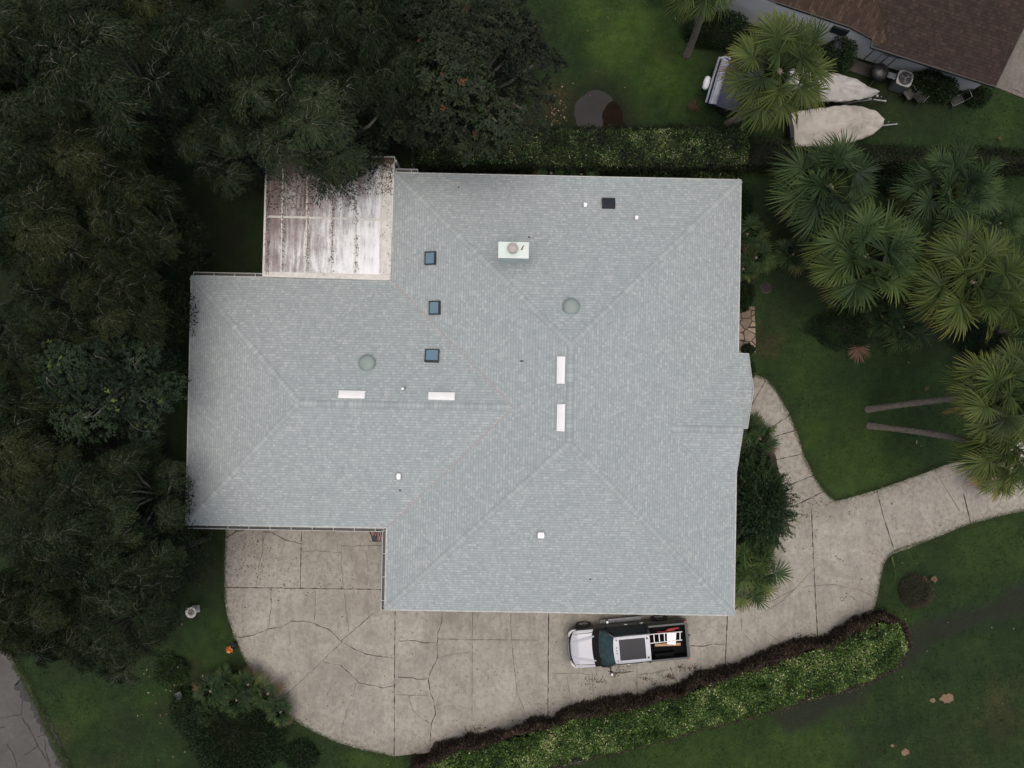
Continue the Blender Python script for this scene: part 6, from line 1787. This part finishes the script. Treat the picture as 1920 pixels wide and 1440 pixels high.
# leaf litter on the patio roof, heaviest along its north side
pts = []
for _ in range(4200):
    x = g.uniform(500, 736); f_ = g.random() ** 2.2
    y = 302 + f_ * 85 * (1.1 if x < 590 or 620 < x < 670 else .75)
    pts.append((x, y))
for _ in range(60):
    pts.append((g.uniform(718, 735), 310 + 205 * g.random() ** 2.5))
for _ in range(200): pts.append((g.uniform(498, 505), 310 + 205 * g.random() ** 1.3))
for _ in range(500):
    xx_ = [530, 576, 622, 669][g.integers(0, 4)]; pts.append((g.normal(xx_, 2), g.uniform(310, 510)))
P = np.array([tuple(U(x, y, ZP + .06)) for x, y in pts]); n = len(P); az = g.uniform(0, 6.28, n)
D = norm(np.stack([np.cos(az), np.sin(az), g.uniform(-.1, .4, n)], 1)); S = norm(np.cross(D, norm(UP + g.normal(0, .3, (n, 3)))))
V, F, T = leaf_quads(P, D, S, g.uniform(.05, .11, n), g.uniform(.02, .045, n), g.random(n), 0)
tag(put('fallen_leaves', np_mesh('fallen_leaves', V, F, T, leaf_mat('damp roof litter', [(0, (.02, .018, .01)), (.5, (.06, .052, .028)), (.85, (.14, .12, .075)), (1, (.32, .29, .22))], .8, .2, big=1))), 'dead leaves heaped on the north side of the stained patio roof', 'leaves', kind='stuff')
# grass blades leaning over the slab edges
def fringe(name, label, poly_px, n, m, L, seed, off=.10):
    g = np.random.default_rng(seed)
    A = np.array([U2(p) for p in poly_px]); Ls = np.linalg.norm(np.diff(A, axis=0), axis=1)
    ci = g.choice(len(Ls), n, p=Ls / Ls.sum()); tt = g.random(n)
    q = A[ci] + (A[ci + 1] - A[ci]) * tt[:, None]
    thick = fbm(q[:, 0] * 1.5, q[:, 1] * 1.5, seed, 3)
    P = np.concatenate([q + g.normal(0, 1, (n, 2)) * (off * (.2 + thick))[:, None], np.full((n, 1), .0)], 1)
    az = g.uniform(0, 6.28, n); D = norm(np.stack([np.cos(az), np.sin(az), g.uniform(.4, 1.2, n)], 1)); S = norm(np.cross(D, UP))
    V, F, T = leaf_quads(P, D, S, g.uniform(.5, 1.3, n) * L, .012, np.clip(g.normal(.5, .2, n), 0, 1), .3)
    tag(put(name, np_mesh(name, V, F, T, m)), label, 'grass', kind='stuff')
MT['blade'] = leaf_mat('grass blades', [(0, (.012, .02, .006)), (.5, (.022, .042, .010)), (.8, (.04, .06, .016)), (1, (.10, .085, .04))], .7, .2, big=1)
fringe('grass_edge', 'short grass blades along the edges of the driveway and walkway', smooth_line(DRIVE_W, 4), 9000, MT['blade'], .11, 1)
fringe('grass_edge', 'short grass blades along the edges of the driveway and walkway', smooth_line(WALK, 4), 6000, MT['blade'], .10, 2)
fringe('grass_edge', 'short grass blades along the edges of the driveway and walkway', smooth_line(DRIVE_E + DRIVE_X, 4), 7000, MT['blade'], .12, 3)
fringe('grass_edge', 'short grass blades along the edges of the driveway and walkway', smooth_line(DRIVE_X2, 4), 5000, MT['blade'], .10, 4)
fringe('grass_edge', 'grass blades along the edge of the road', [(28, 1245), (45, 1270), (62, 1302), (82, 1345), (104, 1395), (130, 1445)], 5000, MT['blade'], .16, 5, .14)

# grass blades that break up the lawn sheet
g = np.random.default_rng(5)
n = 150000
x = g.uniform(-27.5, 27.5, n); y = g.uniform(-20.5, 20.5, n)
house_poly = [(xW + .3, yN - .3), (xE - .3, yN - .3), (xE - .3, yS + .3), (xW + .3, yS + .3), (xW + .3, y2S + .3), (x2 + .3, y2S + .3), (x2 + .3, y2N - .3), (xW + .3, y2N - .3)]
keep = ~in_poly(x, y, drive) & ~in_poly(x, y, house_poly) & ~in_poly(x, y, road) & ~in_poly(x, y, pud) & ~in_poly(x, y, bed) & ~in_poly(x, y, nd)
ix = np.clip(np.searchsorted(xs, x), 0, len(xs) - 1); iy = np.clip(np.searchsorted(ys, y), 0, len(ys) - 1)
br = bare[ix, iy]; mu = mud[ix, iy]; lu = lush[ix, iy]; dr_ = dry[ix, iy]
keep &= (g.random(n) > br * 1.1) & (g.random(n) > mu * 1.1) & (fbm(x * 1.1, y * 1.1, 13, 4) > .36)
x, y, lu, dr_ = x[keep], y[keep], lu[keep], dr_[keep]; n = len(x)
P = np.stack([x, y, np.full(n, -.03)], 1); az = g.uniform(0, 6.28, n)
D = norm(np.stack([np.cos(az), np.sin(az), g.uniform(.25, 1.1, n)], 1)); S = norm(np.cross(D, norm(UP + g.normal(0, .4, (n, 3)))))
T = np.clip(.30 + .42 * lu + .5 * (fbm(x * .7, y * .7, 3, 4) - .5) + g.normal(0, .12, n) + .5 * dr_ * (g.random(n) < .7), 0, 1)
V, F, T = leaf_quads(P, D, S, g.uniform(.08, .17, n), g.uniform(.018, .035, n), T, .2)
tag(put('grass', np_mesh('grass', V, F, T, leaf_mat('lawn blades', [(0, (.008, .014, .005)), (.3, (.014, .027, .0085)), (.55, (.025, .050, .012)), (.75, (.042, .068, .017)), (1, (.08, .068, .032))], .85, .1, big=.8))), 'short green grass growing across the lawns', 'grass', kind='stuff')
# thin pale pole lying along the outer foot of the front hedge
m = MB(); m.tube([U(1038, 1442, .05), U(1066, 1433, .07), U(1094, 1426, .05)], .022, 6)
tag(m.build('garden_stake', MT['silver']), 'thin pale stake lying at the outer foot of the bright hedge', 'stake')
